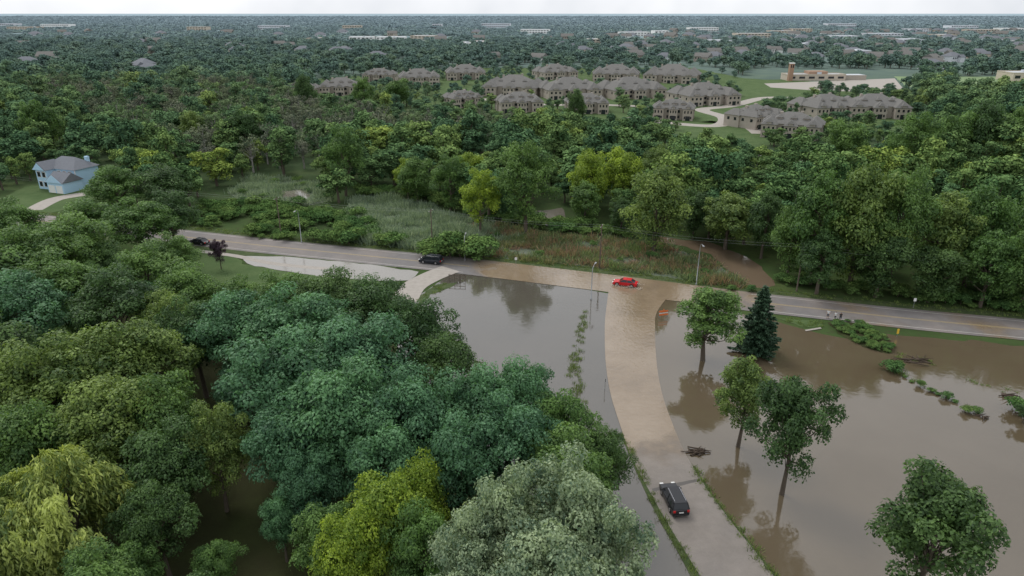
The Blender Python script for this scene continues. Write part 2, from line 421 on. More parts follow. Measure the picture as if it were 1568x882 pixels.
# ------------------------------------------------------------------ roads
def resample(p, step):
    out = [p[0]]
    for a, b in zip(p, p[1:]):
        k = max(1, int(math.dist(a, b)/step))
        out += [(a[0]+(b[0]-a[0])*j/k, a[1]+(b[1]-a[1])*j/k) for j in range(1, k+1)]
    return out
def cat(pts, sub=6):
    P = [pts[0]]+list(pts)+[pts[-1]]; out = []
    for i in range(1, len(P)-2):
        for j in range(sub):
            t = j/sub
            out.append(tuple(.5*(2*P[i][k]+(-P[i-1][k]+P[i+1][k])*t+(2*P[i-1][k]-5*P[i][k]+4*P[i+1][k]-P[i+2][k])*t*t+(-P[i-1][k]+3*P[i][k]-3*P[i+1][k]+P[i+2][k])*t**3) for k in (0, 1)))
    out.append(tuple(pts[-1])); return out
def offs(c, d):
    out = []
    for i in range(len(c)):
        a = c[max(0, i-1)]; b = c[min(len(c)-1, i+1)]; tx, ty = b[0]-a[0], b[1]-a[1]; l = math.hypot(tx, ty) or 1
        out.append((c[i][0]-ty/l*d, c[i][1]+tx/l*d))
    return out
def ribbon(name, Lp, Rp, z, mat, wet=None, cols=8):
    n = len(Lp); V = []; W = []
    for i in range(n):
        for j in range(cols+1):
            t = j/cols; x = Lp[i][0]*(1-t)+Rp[i][0]*t; y = Lp[i][1]*(1-t)+Rp[i][1]*t
            zz = z(x, y) if callable(z) else z
            V.append((x, y, zz)); W.append(wet(x, y) if wet else 0)
    F = [(i*(cols+1)+j, i*(cols+1)+j+1, (i+1)*(cols+1)+j+1, (i+1)*(cols+1)+j) for i in range(n-1) for j in range(cols)]
    me = bpy.data.meshes.new(name); me.from_pydata(V, [], F); me.update()
    if me.polygons[0].normal.z < 0: me.flip_normals()
    a = me.attributes.new('wet', 'FLOAT', 'POINT'); a.data.foreach_set('value', np.array(W, np.float32))
    me.materials.append(mat); return obj(name, me)

mc = [G(-350, 292), G(-100, 322), G(100, 343), G(300, 365), G(400, 376), G(500, 386), G(600, 396), G(680, 404), G(760, 413), G(860, 425), G(950, 436), G(1050, 449), G(1150, 462), G(1250, 473), G(1350, 484), G(1450, 494), G(1568, 505), G(1800, 527), G(2300, 570)]
mc = resample(cat(mc, 4), 2.5)
HW = 4.7
mL, mR = offs(mc, HW), offs(mc, -HW)
x_flood0 = G(745, 412)[0]; x_flood1 = G(1085, 452)[0]
def wet_main(x, y):
    w = min((x-x_flood0)/10, (x_flood1-x)/8)
    base = max(-.25, min(1.1, .5+w*.5))
    if x > x_flood1+2: base = max(base, .25+.15*math.sin(x*.33))
    if x < x_flood0-2: base = max(base, .05)
    return base
sl = [(932, 446), (928, 475), (926, 500), (927, 550), (934, 600), (949, 650), (967, 700), (993, 750), (1021, 800), (1052, 850), (1072, 882), (1115, 940), (1180, 1040)]
sr = [(1025, 452), (1006, 478), (1003, 500), (1005, 550), (1013, 600), (1030, 650), (1052, 700), (1083, 750), (1120, 800), (1160, 850), (1184, 882), (1232, 940), (1320, 1040)]
SL = cat([G(*p) for p in sl], 5); SR = cat([G(*p) for p in sr], 5)
y_dry = G(1010, 672)[1]
def wet_side(x, y): return max(-.2, min(1.1, .5+(y-y_dry)/16))
ribbon('main_road', mL, mR, .075, M['road'], wet_main, 10)
ribbon('side_road', SL, SR, .070, M['road2'], wet_side, 10)
def seg(c, f): return [p for p in c if f(p)]
def line(name, c, d, w, z, mat): return ribbon(name, offs(c, d-w/2), offs(c, d+w/2), z, mat, None, 1)
dl = seg(mc, lambda p: p[0] < x_flood0-3); dr = seg(mc, lambda p: p[0] > x_flood1+5)
for c in (dl, dr):
    line('centre_line', c, .16, .12, .080, M['yline']); line('centre_line', c, -.16, .12, .080, M['yline'])
    line('edge_line', c, HW-1.0, .12, .080, M['wline']); line('edge_line', c, -HW+1.0, .12, .080, M['wline'])
for nm, d0, d1, f in (('grass_verge', HW-.05, HW+2.4, lambda p: True), ('grass_verge', -HW-2.2, -HW+.05, lambda p: p[0] < G(640, 400)[0])):
    c = seg(mc, f); w1 = offs(c, d0); w2 = offs(c, d1)
    rng = random.Random(3)
    if d0 > 0: w2 = [(x, y+rng.gauss(0, .35)) for x, y in w2]
    else: w1 = [(x, y+rng.gauss(0, .35)) for x, y in w1]
    ribbon(nm, w1, w2, .05, M['verge'], None, 2)

# ------------------------------------------------------------------ water
WL = PX([(640, 452), (668, 436), (690, 418), (780, 428), (870, 440), (940, 450), (938, 500), (938, 560), (945, 620), (960, 670), (980, 710), (1006, 760), (1040, 815), (1080, 885), (1120, 950), (950, 980), (880, 900), (800, 760), (690, 680), (600, 560), (625, 470)])
WR = PX([(1000, 455), (1060, 466), (1130, 478), (1175, 488), (1225, 503), (1262, 512), (1300, 520), (1360, 512), (1450, 518), (1568, 530), (1800, 545), (2100, 640), (2100, 1100), (1300, 1100), (1225, 940), (1178, 884), (1115, 802), (1078, 750), (1046, 700), (1024, 650), (1007, 600), (1000, 550), (998, 500)])
WP = PX([(372, 393), (430, 393), (520, 400), (600, 409), (645, 417), (625, 430), (560, 430), (500, 424), (430, 414), (375, 404)])
RIV = PX([(1045, 368), (1080, 370), (1125, 385), (1165, 408), (1190, 436), (1165, 444), (1140, 438), (1118, 414), (1085, 390), (1050, 378), (1000, 368), (1000, 360)])
P0 = PX([(822, 322), (858, 318), (870, 335), (850, 350), (828, 342)])
MEAD = PX([(350, 295), (375, 278), (440, 274), (500, 288), (505, 308), (450, 318), (380, 312)])
P1 = PX([(425, 292), (460, 290), (480, 300), (460, 310), (432, 307)])
P2 = PX([(1035, 222), (1080, 222), (1095, 238), (1050, 240)])
P3 = PX([(1150, 238), (1200, 232), (1245, 248), (1230, 264), (1165, 260)])
for nm, p, z, m, a, s in (('flood_water', WL, .020, 'wgrey', .5, 1), ('flood_water', WR, .024, 'wbrown', .6, 2), ('roadside_flood_water', WP, .054, 'wpale', .5, 3),
                          ('muddy_river', RIV, .028, 'wmud', .9, 4), ('pond', P0, .02, 'wpale', .8, 5), ('pond', P1, .02, 'wpale', 1.2, 5), ('pond', P2, .02, 'wpale', 1., 6), ('pond', P3, .02, 'wpale', 1., 7)):
    sheet(nm, wobble(p, 2.2, a, s), z, M[m])
MARSH = PX([(540, 306), (600, 306), (660, 320), (750, 345), (860, 362), (960, 368), (1050, 385), (1100, 405), (1140, 442), (1050, 430), (960, 415), (860, 405), (740, 392), (650, 384), (560, 374), (520, 366), (535, 335)])
sheet('marsh_ground', wobble(MARSH, 3, 1., 9), .012, M['marsh']); sheet('marsh_ground', wobble(MEAD, 3, 1., 9), .012, M['marsh'])
FLOOR = PX([(-700, 420), (0, 440), (300, 460), (450, 500), (600, 530), (690, 600), (800, 720), (900, 820), (960, 980), (900, 1300), (-900, 1300)])
sheet('forest_floor_ground', wobble(FLOOR, 3, 1.2, 10), .010, M['floor'])
LAWN1 = PX([(290, 382), (360, 392), (372, 404), (430, 415), (540, 428), (600, 432), (625, 455), (560, 470), (400, 460), (300, 440)])
sheet('lawn', wobble(LAWN1, 2, .4, 11), .030, M['lawn'])
LAWN2 = PX([(40, 285), (140, 280), (150, 310), (60, 330), (0, 330), (10, 300)])
sheet('lawn', wobble(LAWN2, 3, .6, 12), .030, M['lawn'])
LAWN3 = PX([(1040, 190), (1090, 185), (1160, 195), (1180, 215), (1150, 235), (1060, 225)]); LAWN4 = PX([(1120, 132), (1150, 122), (1240, 122), (1250, 148), (1180, 152), (1120, 145)])
LAWN5 = PX([(1060, 170), (1140, 160), (1160, 172), (1110, 190), (1050, 186)])
for p in (LAWN3, LAWN4, LAWN5): sheet('lawn', wobble(p, 5, 1, 13), .030, M['lawn'])
CPOLY = PX([(470, 122), (700, 104), (1060, 104), (1140, 120), (1400, 138), (1420, 200), (1290, 215), (1150, 225), (1040, 205), (860, 188), (680, 182), (480, 162)])
sheet('lawn', wobble(CPOLY, 8, 2, 14), .016, M['lawn'])
FIELD = PX([(1368, 117), (1700, 118), (1750, 140), (1480, 138), (1390, 133)])
sheet('grass_field', wobble(FIELD, 10, 1.5, 14), .030, M['field'])
LOT = PX([(1170, 128), (1370, 120), (1385, 138), (1300, 140), (1240, 138), (1180, 134)])
sheet('parking_lot_pavement', LOT, .040, M['conc'])
FIELD2 = PX([(1450, 138), (1700, 142), (1750, 165), (1480, 160)])
sheet('parking_lot_pavement', FIELD2, .040, M['conc'])
def path(name, pts, w, z, mat='conc', fl=2.):
    c = resample(cat([G(*p) for p in pts], 6), fl); return ribbon(name, offs(c, w/2), offs(c, -w/2), z, M[mat], None, 2)
path('residential_street', [(1225, 150), (1170, 150), (1120, 162), (1075, 168), (1110, 180), (1100, 192), (1040, 190), (960, 180)], 8, .050)
path('residential_street', [(1110, 180), (1150, 195), (1165, 205)], 8, .055)
path('residential_street', [(1050, 166), (1010, 164), (900, 160), (830, 160), (700, 148)], 7, .046)
path('driveway', [(50, 322), (85, 305), (130, 297)], 5, .045)
path('driveway', [(690, 412), (660, 424), (632, 440), (618, 462)], 5.2, .078)
path('sidewalk', [(300, 384), (360, 392), (420, 404), (500, 412)], 1.6, .058)
path('grass_shoulder', [(955, 665), (985, 735), (1012, 790), (1042, 842), (1068, 890)], .8, .062, 'verge', 1.)
path('grass_shoulder', [(1060, 715), (1100, 775), (1140, 825), (1195, 895)], .5, .062, 'verge', 1.)
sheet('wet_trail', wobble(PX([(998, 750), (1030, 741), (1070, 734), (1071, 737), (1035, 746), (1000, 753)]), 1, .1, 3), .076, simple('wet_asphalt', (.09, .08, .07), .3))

# ------------------------------------------------------------------ tree meshes
def mats(k): return (M['bark'], M[k])
heroes = [deciduous('hero_a', 1, 16, 7, .18, 74, (1.2, 2.3), 21000, .195, mats('mid'), flat=.62),
          deciduous('hero_b', 2, 16, 7, .2, 90, (1.0, 1.9), 22000, .185, mats('mid'), flat=.6),
          deciduous('hero_c', 3, 16, 6.5, .12, 66, (1.2, 2.3), 21000, .195, mats('mid'), flat=.8, topn=.25),
          deciduous('hero_d', 4, 16, 7, .15, 100, (.8, 1.6), 22000, .185, mats('mid'), flat=.85, topn=.15)]
tall = [deciduous('tall_a', 21, 16, 6.5, .06, 84, (1.0, 2.0), 17000, .23, mats('mid'), flat=.95, topn=.3, narrow=.1),
        deciduous('tall_b', 22, 16, 6.5, .06, 76, (1.0, 2.2), 17000, .23, mats('mid'), flat=.9, topn=.2, narrow=.15),
        deciduous('tall_c', 23, 16, 6.5, .08, 100, (.8, 1.6), 17000, .22, mats('mid'), flat=.9, topn=.35, narrow=.1)]
opens = [deciduous('open_a', 11, 13, 4.6, .12, 84, (.5, 1.2), 18000, .155, mats('mid'), flat=.95, nlimb=34, trunk=.2, inner=.15, topn=.35),
         deciduous('open_b', 12, 13, 4.6, .14, 84, (.5, 1.1), 14500, .155, mats('mid'), flat=.9, nlimb=40, trunk=.2, inner=.15, topn=.25)]
cache = {}
def kmesh(me, kind):
    k = (me.name, kind)
    if k not in cache:
        c = me.copy(); c.materials[1] = M[kind]; c.name = kind+'_tree_mesh'; cache[k] = c
    return cache[k]
NAMES = {'blue': 'maple_tree', 'mid': 'deciduous_tree', 'dark': 'oak_tree', 'yellow': 'locust_tree', 'olive': 'elm_tree', 'silver': 'silver_maple_tree', 'purple': 'purple_leaf_tree'}
hero_xy = []
def hero(u, v, rpx, Ht, kind, mesh=None, name=None, h0=16., r0=6.6, fz=.6):
    zc = Ht*fz; x, y = G(u, v, zc); R = rpx*depth(v, zc)/FPX
    me = mesh or (random.choice(heroes[:2]) if kind == 'blue' else random.choice(heroes))
    o = obj(name or NAMES[kind], kmesh(me, kind), (x, y, 0), random.uniform(0, 6.28))
    o.scale = (R/r0, R/r0, Ht/h0); hero_xy.append((x, y, R)); return o

HL = [
 (360, 515, 80, 16, 'blue'), (460, 515, 85, 17, 'blue'), (555, 565, 90, 17, 'blue'), (430, 595, 95, 17, 'blue'), (530, 650, 95, 17, 'blue'), (630, 655, 80, 16, 'blue'), (440, 690, 75, 14, 'blue'), (590, 720, 75, 14, 'blue'),
 (430, 470, 60, 13, 'mid'), (505, 470, 62, 14, 'dark'), (575, 482, 65, 14, 'dark'), (635, 525, 70, 15, 'dark'), (680, 575, 60, 14, 'dark'),
 (720, 640, 75, 15, 'blue'), (800, 625, 65, 14, 'blue'), (780, 690, 80, 15, 'blue'), (855, 665, 60, 13, 'mid'), (860, 735, 85, 13, 'mid'), (925, 715, 45, 11, 'dark'), (700, 720, 70, 14, 'blue'),
 (870, 800, 90, 16, 'silver'), (780, 820, 80, 16, 'silver'), (930, 860, 80, 14, 'silver'), (720, 870, 70, 14, 'silver'), (830, 900, 90, 15, 'silver'),
 (590, 800, 75, 13, 'yellow'), (640, 770, 55, 13, 'yellow'), (540, 850, 60, 12, 'yellow'), (650, 850, 60, 12, 'mid'),
 (130, 590, 95, 16, 'olive'), (220, 560, 80, 16, 'olive'), (60, 610, 90, 16, 'olive'), (180, 660, 85, 15, 'olive'), (250, 640, 70, 15, 'mid'), (40, 690, 80, 14, 'mid'), (330, 690, 55, 13, 'olive'), (260, 720, 70, 13, 'dark'),
 (225, 425, 65, 14, 'mid'), (290, 455, 55, 13, 'mid'), (355, 468, 50, 12, 'mid'), (180, 480, 80, 16, 'dark'), (90, 450, 80, 15, 'mid'), (30, 480, 80, 16, 'blue'), (40, 400, 70, 15, 'mid'), (110, 380, 65, 15, 'mid'), (300, 520, 60, 15, 'dark'),
 (215, 345, 55, 14, 'mid'), (140, 345, 60, 13, 'mid'), (258, 330, 42, 13, 'dark'), (180, 290, 50, 14, 'mid'), (250, 285, 45, 14, 'dark'), (20, 350, 55, 14, 'mid'), (-40, 430, 90, 16, 'mid'), (-40, 560, 90, 16, 'dark'), (262, 390, 42, 10, 'mid'),
 (240, 800, 60, 11, 'dark'), (330, 865, 38, 6, 'mid'), (430, 800, 34, 8, 'blue'), (480, 750, 50, 11, 'blue'), (260, 500, 50, 13, 'olive'),
]
for t in HL: hero(*t)
wm = willow('willow_mesh', 5, mats=mats('willow'))
x, y = G(95, 785, 8); obj('willow_tree', wm, (x, y, 0), .5, scale=(1.12, 1.12, 1.08)); hero_xy.append((x, y, 8))
x, y = G(-20, 830, 8); obj('willow_tree', wm, (x, y, 0), 2.5); hero_xy.append((x, y, 7))
def standing(ub, vb, vt, rpx, kind, mesh=None, name=None, h0=16., r0=6.6):
    x, y = G(ub, vb); dy = (vt-441)/FPX; t = y/(cP-dy*sP); Ht = H0-t*(sP+dy*cP)
    R = rpx*(depth(vb)*.95)/FPX
    me = mesh or random.choice(tall+[heroes[3]])
    o = obj(name or NAMES[kind], kmesh(me, kind), (x, y, 0), random.uniform(0, 6.28)); o.scale = (R/r0, R/r0, Ht/h0); hero_xy.append((x, y, R)); return o
standing(1197, 757, 566, 64, 'dark', opens[0], 'flooded_tree', 13, 4.4)
standing(1130, 684, 543, 50, 'olive', opens[1], 'flooded_tree', 13, 4.4)
standing(1395, 945, 716, 96, 'dark', opens[0], 'flooded_tree', 13, 4.4)
standing(1076, 552, 436, 62, 'mid', opens[1], 'roadside_tree', 13, 4.4)
standing(1595, 860, 690, 45, 'mid', opens[1], 'flooded_tree', 13, 4.4)
standing(1566, 648, 618, 17, 'dark', opens[0], 'flooded_tree', 13, 4.4)
sm = spruce('spruce_mesh', 3, mats=mats('spruce'))
x, y = G(1157, 540); obj('spruce_tree', sm, (x, y, 0), 0, scale=(1.2, 1.2, 1.05)); hero_xy.append((x, y, 3))
standing(339, 412, 364, 14, 'purple', opens[0], 'purple_leaf_tree', 13, 4.4)
for t in [(1000, 388, 250, 56, 'olive'), (805, 360, 220, 50, 'mid'), (735, 358, 262, 36, 'yellow'), (690, 322, 240, 34, 'mid'), (640, 312, 238, 34, 'mid'), (530, 300, 196, 36, 'mid'),
          (1110, 382, 292, 52, 'olive'), (900, 330, 225, 36, 'yellow'), (950, 325, 222, 36, 'yellow'), (895, 345, 275, 34, 'mid'), (720, 296, 232, 30, 'yellow'), (625, 305, 244, 26, 'yellow'), (770, 290, 225, 34, 'mid'),
          (1240, 435, 255, 55, 'mid'), (1300, 440, 245, 62, 'olive'), (1360, 440, 262, 55, 'mid'), (1425, 440, 290, 60, 'olive'), (1475, 440, 282, 55, 'mid'), (1250, 450, 350, 45, 'dark'), (1340, 455, 350, 50, 'dark'), (1420, 462, 370, 50, 'dark'), (1500, 470, 350, 50, 'mid'), (1560, 478, 345, 50, 'mid'), (1560, 430, 268, 45, 'mid'), (1205, 425, 310, 36, 'mid'), (1165, 396, 290, 36, 'dark'), (1620, 480, 330, 60, 'mid'),
          (1060, 366, 285, 32, 'dark'), (950, 362, 300, 26, 'dark'), (1050, 300, 215, 36, 'mid'), (1005, 300, 225, 36, 'olive'), (1440, 270, 165, 40, 'mid'), (1390, 280, 175, 40, 'mid'), (1490, 270, 150, 40, 'dark'), (1540, 270, 160, 40, 'mid'), (1290, 262, 180, 38, 'mid'), (380, 250, 165, 30, 'dark'), (70, 240, 150, 32, 'mid'), (300, 235, 168, 26, 'olive'), (470, 180, 112, 20, 'dark'), (610, 165, 118, 24, 'mid'), (560, 172, 120, 20, 'mid'), (880, 200, 135, 20, 'dark')]:
    standing(*t)

# ------------------------------------------------------------------ woodland scatters
fmesh = [deciduous('forest_%d' % i, 30+i, 15, 5.5, .08, 30, (.9, 2.1), 4000, .36, mats('forest'), nlimb=7, flat=.85, topn=.2*(i % 3)) for i in range(5)]
fmesh.append(deciduous('forest_5', 41, 17, 3.6, .1, 26, (.9, 1.7), 3000, .34, mats('forest'), nlimb=7, flat=.9, topn=.3))
swamp = [deciduous('swamp_%d' % i, 50+i, 14, 4.5, .2, 26, (.7, 1.3), 1300, .28, (M['deadbark'], M['wetwood']), nlimb=26, flat=.9, trunk=.26) for i in range(3)]
farm = [deciduous('far_%d' % i, 60+i, 14, 6.5, .05, 22, (1.6, 3.0), 1200, .8, mats('far'), nlimb=3, flat=.7, topn=.15*i) for i in range(4)]
def grove(name, seed):
    rng = np.random.default_rng(seed); A = Acc()
    for i in range(9):
        cx, cy = rng.uniform(-16, 16, 2); r = rng.uniform(4, 8.5); h = rng.uniform(6, 15); n = 190
        d = unit(rng.normal(size=(n, 3))); d[:, 2] = np.abs(d[:, 2])*1.0
        P = np.array([cx, cy, h*.45])+d*np.array([r, r, h*.55])*(.8+.3*rng.random((n, 1)))
        Nn = unit(d+np.array([0, 0, .2])+rng.normal(size=(n, 3))*.4)
        V, F = quads_from(P, Nn, rng.uniform(1., 2.0, n), rng, .7); A.add(V, F, 1, np.clip(.36+rng.normal(0, .22)+rng.normal(0, .12, n), 0, 1))
    V, F = tube([(0, 0, 0), (0, 0, 8)], [.4, .1], 5); A.add(V, F, 0, .5)
    return A.mesh(name, mats('far'))
groves = [grove('grove_%d' % i, 80+i) for i in range(4)]

rng = np.random.default_rng(99)
def jgrid(x0, x1, y0, y1, s):
    X, Y = np.meshgrid(np.arange(x0, x1, s), np.arange(y0, y1, s)); X = X.ravel()+rng.uniform(-.45, .45, X.size)*s; Y = Y.ravel()+rng.uniform(-.45, .45, Y.size)*s
    return X, Y
mcA = np.array(mc)
def road_dist(X, Y):
    d = np.full(X.shape, 1e9)
    for p in mcA[::2]: d = np.minimum(d, (X-p[0])**2+(Y-p[1])**2)
    return np.sqrt(d)
def offset_keep(poly, X, Y, m=3.):
    k = inside(poly, X, Y)
    for dx, dy in ((m, 0), (-m, 0), (0, m), (0, -m)): k |= inside(poly, X+dx, Y+dy)
    return k
CONDO = [(712, 122, 58), (788, 146, 84), (850, 121, 56), (872, 150, 84), (945, 124, 68), (966, 150, 86), (1032, 126, 78), (1080, 160, 86), (900, 174, 62), (795, 172, 66), (706, 166, 50), (520, 146, 62), (1036, 184, 60), (640, 130, 60), (580, 126, 44), (1160, 196, 70), (1222, 212, 84), (1270, 180, 84), (1345, 180, 86), (460, 150, 44)]
cond = []
for u, v, w in CONDO:
    x, y = G(u, v); cond.append((x, y+8, w*depth(v)/FPX))
EXCL = [WL, WR, WP, MARSH, MEAD, P0, P1, P2, P3, LAWN1, LAWN2, LAWN3, LAWN4, LAWN5, FIELD, FIELD2, LOT, RIV]
SIDEP = [G(*p) for p in sl]+[G(*p) for p in sr][::-1]
STREET = PX([(1225, 140), (1170, 143), (1040, 160), (1050, 200), (1180, 215), (1190, 195), (1130, 175), (1180, 160), (1240, 156)])
def keep_mask(X, Y, m=2.5):
    k = np.ones(X.shape, bool)
    for p in EXCL: k &= ~offset_keep(p, X, Y, m)
    k &= ~offset_keep(SIDEP, X, Y, 5); k &= ~inside(STREET, X, Y)
    k &= road_dist(X, Y) > 9.5
    for cx, cy, w in cond: k &= ~((abs(X-cx) < w*.55) & (Y > cy-w*.36-30) & (Y < cy+w*.4))
    return k
def far_from_heroes(X, Y, f=.55):
    k = np.ones(X.shape, bool)
    for a, b, r in hero_xy: k &= (X-a)**2+(Y-b)**2 > (r*f+2.)**2
    return k
def roadY(X): return np.interp(X, mcA[:, 0], mcA[:, 1])
X, Y = jgrid(-420, 460, 100, 470, 8.3)
k = keep_mask(X, Y) & (Y > roadY(X)+12) & (np.abs(X) < .82*Y+30) & far_from_heroes(X, Y, .45)
BH = G(97, 285); k &= ~((abs(X-BH[0]) < 14) & (Y < BH[1]+14) & (Y > BH[1]-38))
inc = inside(CPOLY, X, Y); k &= ~(inc & (rng.random(X.size) > .65))
LOWB = PX([(285, 345), (300, 318), (420, 312), (545, 330), (600, 372), (500, 372), (400, 366)])
k &= ~inside(LOWB, X, Y)
SW = PX([(40, 125), (440, 130), (580, 190), (640, 225), (500, 265), (330, 270), (150, 205), (40, 175)])
SW2 = PX([(560, 190), (760, 205), (820, 235), (700, 240), (600, 235)])
sw = (inside(SW, X, Y) | inside(SW2, X, Y))
isw = sw & (rng.random(X.size) < .62)
def cfront(X, Y):
    """1 near the condominium estate and in the belt just in front of it (low young trees there)"""
    f = inside(CPOLY, X, Y).astype(float)
    for d, wt in ((25, .9), (50, .7), (75, .45), (100, .25)): f = np.maximum(f, wt*inside(CPOLY, X*(1+d/330.), Y+d))
    return f
Xf, Yf = X[k & ~isw], Y[k & ~isw]; n = len(Xf)
edge = np.clip((Yf-roadY(Xf)-8)/60, .0, 1); cf = cfront(Xf, Yf)
sc = (.58+.7*rng.random(n)**1.6)*(.72+.32*edge)*(1-.44*cf); sz = sc*rng.uniform(.7, 1.15, n)*(1-.15*cf)
sc = sc*1.12
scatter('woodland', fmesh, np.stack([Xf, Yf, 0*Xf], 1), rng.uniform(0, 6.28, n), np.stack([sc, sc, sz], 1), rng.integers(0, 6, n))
Xs, Ys = X[k & isw], Y[k & isw]; n = len(Xs); sc = rng.uniform(.7, 1.15, n)*(1-.3*cfront(Xs, Ys))
scatter('swamp_woodland', swamp, np.stack([Xs, Ys, 0*Xs], 1), rng.uniform(0, 6.28, n), np.stack([sc, sc, sc], 1), rng.integers(0, 3, n))
FG = PX([(-900, 400), (-200, 400), (150, 430), (230, 460), (330, 540), (480, 580), (600, 600), (680, 660), (760, 760), (840, 860), (880, 1100), (-900, 1300)])
HOLE = PX([(330, 800), (480, 780), (520, 900), (460, 1010), (330, 1000)])
X, Y = jgrid(-160, 60, 20, 170, 6.6)
k = inside(FG, X, Y) & ~inside(HOLE, X, Y) & far_from_heroes(X, Y, .5) & (Y < roadY(X)-14) & (Y > 36) & (np.abs(X) < .8*Y+12)
X, Y = X[k], Y[k]; n = len(X); sc = rng.uniform(.45, .8, n)
und = [kmesh(h, kd) for h, kd in ((heroes[0], 'dark'), (heroes[3], 'mid'), (heroes[2], 'blue'))]
scatter('foreground_woodland_understory', und, np.stack([X, Y, 0*X], 1), rng.uniform(0, 6.28, n), np.stack([sc*.8, sc*.8, sc*.85], 1), rng.integers(0, 3, n))

# town beyond : list of large low buildings (plan position) with the yards in front of them kept open
TOWN = [(40, 44, 60), (15, 39, 40), (90, 40, 60), (485, 62, 24), (555, 60, 50), (600, 60, 60), (650, 58, 50), (670, 40, 20), (715, 70, 12), (735, 68, 25), (905, 64, 30), (970, 52, 60), (1010, 50, 30), (1075, 45, 60), (1150, 54, 70), (1195, 50, 50), (1225, 47, 40), (1285, 39, 60), (1350, 54, 70), (1400, 47, 40), (1470, 42, 60), (1500, 48, 60), (1545, 46, 50), (1590, 47, 40), (305, 44, 40), (420, 42, 60), (820, 48, 60), (540, 42, 40), (760, 39, 60), (1310, 84, 30), (1460, 72, 40), (1540, 66, 60), (1230, 72, 34), (1100, 66, 40), (1390, 64, 44), (1290, 58, 50), (1440, 56, 40)]
town = []
rt = random.Random(5)
for u, v, w in TOWN:
    x, y = G(u, v+3); t = depth(v+3); town.append((x, y, min(150, w*t/FPX*.72), min(15, max(7.5, 6*t/FPX*.9))))
HOUSES = []
for _ in range(170):
    u = rt.uniform(-20, 1590) if rt.random() < .5 else rt.uniform(950, 1590); v = 50+62*rt.random()**1.2
    if u > 420 and u < 1420 and v > 96: continue
    x, y = G(u, v); HOUSES.append((x, y))
def yards(X, Y):
    k = np.ones(X.shape, bool)
    for x, y, w, h in town: k &= ~((abs(X-x) < w*.5) & (Y > y-100-y*.09) & (Y < y+32))
    for x, y in HOUSES: k &= ~((abs(X-x) < 11) & (Y > y-34-y*.035) & (Y < y+11))
    return k
X, Y = jgrid(-1100, 1100, 470, 1250, 12.6)
k = keep_mask(X, Y) & (np.abs(X) < .82*Y+40) & (rng.random(X.size) < .92) & yards(X, Y)
inc2 = inside(CPOLY, X, Y)
k &= ~(inc2 & (rng.random(X.size) > .8))
k &= ~inside(PX([(1140, 106), (1400, 106), (1410, 122), (1140, 134)]), X, Y)
nz = np.sin(X*.021+1)*np.cos(Y*.013+X*.004)
k &= ~((nz > .82) & (Y > 600))
for p in (PX([(1180, 92), (1320, 90), (1340, 95), (1170, 98)]), PX([(1400, 96), (1640, 92), (1640, 100), (1410, 103)])): k &= ~inside(p, X, Y)
X, Y, inc2 = X[k], Y[k], inc2[k]; n = len(X); sc = (.55+.65*rng.random(n)**1.5)*np.where(inc2, .55, 1.)
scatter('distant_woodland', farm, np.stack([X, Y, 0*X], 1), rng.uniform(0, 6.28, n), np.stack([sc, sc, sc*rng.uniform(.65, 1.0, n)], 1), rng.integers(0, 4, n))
PT = []
for y0, y1, s in ((1250, 2400, 34), (2400, 4500, 54), (4500, 9000, 105)):
    X, Y = jgrid(-.82*y1, .82*y1, y0, y1, s); k = (np.abs(X) < .80*Y+60) & yards(X, Y)
    nz = np.sin(X*.006+1.3+Y*.001)*np.cos(Y*.0085+X*.002); k &= nz < .6
    PT.append(np.stack([X[k], Y[k], np.full(k.sum(), s/32.)], 1))
PT = np.concatenate(PT); n = len(PT); sc = rng.uniform(.8, 1.15, n)*PT[:, 2]
scatter('horizon_woodland', groves, np.stack([PT[:, 0], PT[:, 1], 0*PT[:, 0]], 1), rng.uniform(0, 6.28, n), np.stack([sc, sc, .58*rng.uniform(.6, 1.2, n)*np.minimum(1.25, PT[:, 2]**.3)], 1), rng.integers(0, 4, n))

# shrubs
shm = [deciduous('shrub_%d' % i, 90+i, 3, 2.0, 0., 20, (.5, .9), 1700, .15, mats('shrub'), nlimb=6, trunk=.05, narrow=0) for i in range(3)]
def fill(poly, s, seed):
    xs = [p[0] for p in poly]; ys = [p[1] for p in poly]; X, Y = jgrid(min(xs), max(xs), min(ys), max(ys), s); k = inside(poly, X, Y); return X[k], Y[k]
X1, Y1 = fill(LOWB, 2.7, 1)
nzz = np.sin(X1*.3)+np.cos(Y1*.25+X1*.1); kk = nzz > -.9; X1, Y1 = X1[kk], Y1[kk]
MOUND = PX([(1268, 494), (1300, 492), (1340, 505), (1368, 528), (1362, 542), (1330, 535), (1290, 515)])
X2, Y2 = fill(MOUND, 1.3, 2)
EDGE = PX([(1190, 436), (1300, 452), (1400, 464), (1568, 480), (1700, 492), (1700, 478), (1568, 466), (1300, 436), (1190, 420)])
X3, Y3 = fill(EDGE, 2.6, 3)
BND = PX([(545, 303), (600, 300), (680, 318), (740, 340), (860, 358), (960, 366), (960, 358), (860, 345), (760, 325), (690, 300), (545, 292)])
X4, Y4 = fill(BND, 3, 4)
RM = PX([(560, 312), (640, 320), (760, 355), (860, 372), (960, 380), (1090, 408), (1125, 436), (1040, 424), (900, 404), (780, 390), (600, 370)])
X6, Y6 = fill(RM, 3.4, 6); kk = rng.random(len(X6)) < np.where(X6 > G(745, 380)[0], .42, .10); X6, Y6 = X6[kk], Y6[kk]
X7, Y7 = fill(MEAD, 3.6, 7); kk = (rng.random(len(X7)) < .35) & ~inside(P1, X7, Y7); X7, Y7 = X7[kk], Y7[kk]
def pt(l): a = np.array([G(*p) for p in l]); return a[:, 0], a[:, 1]
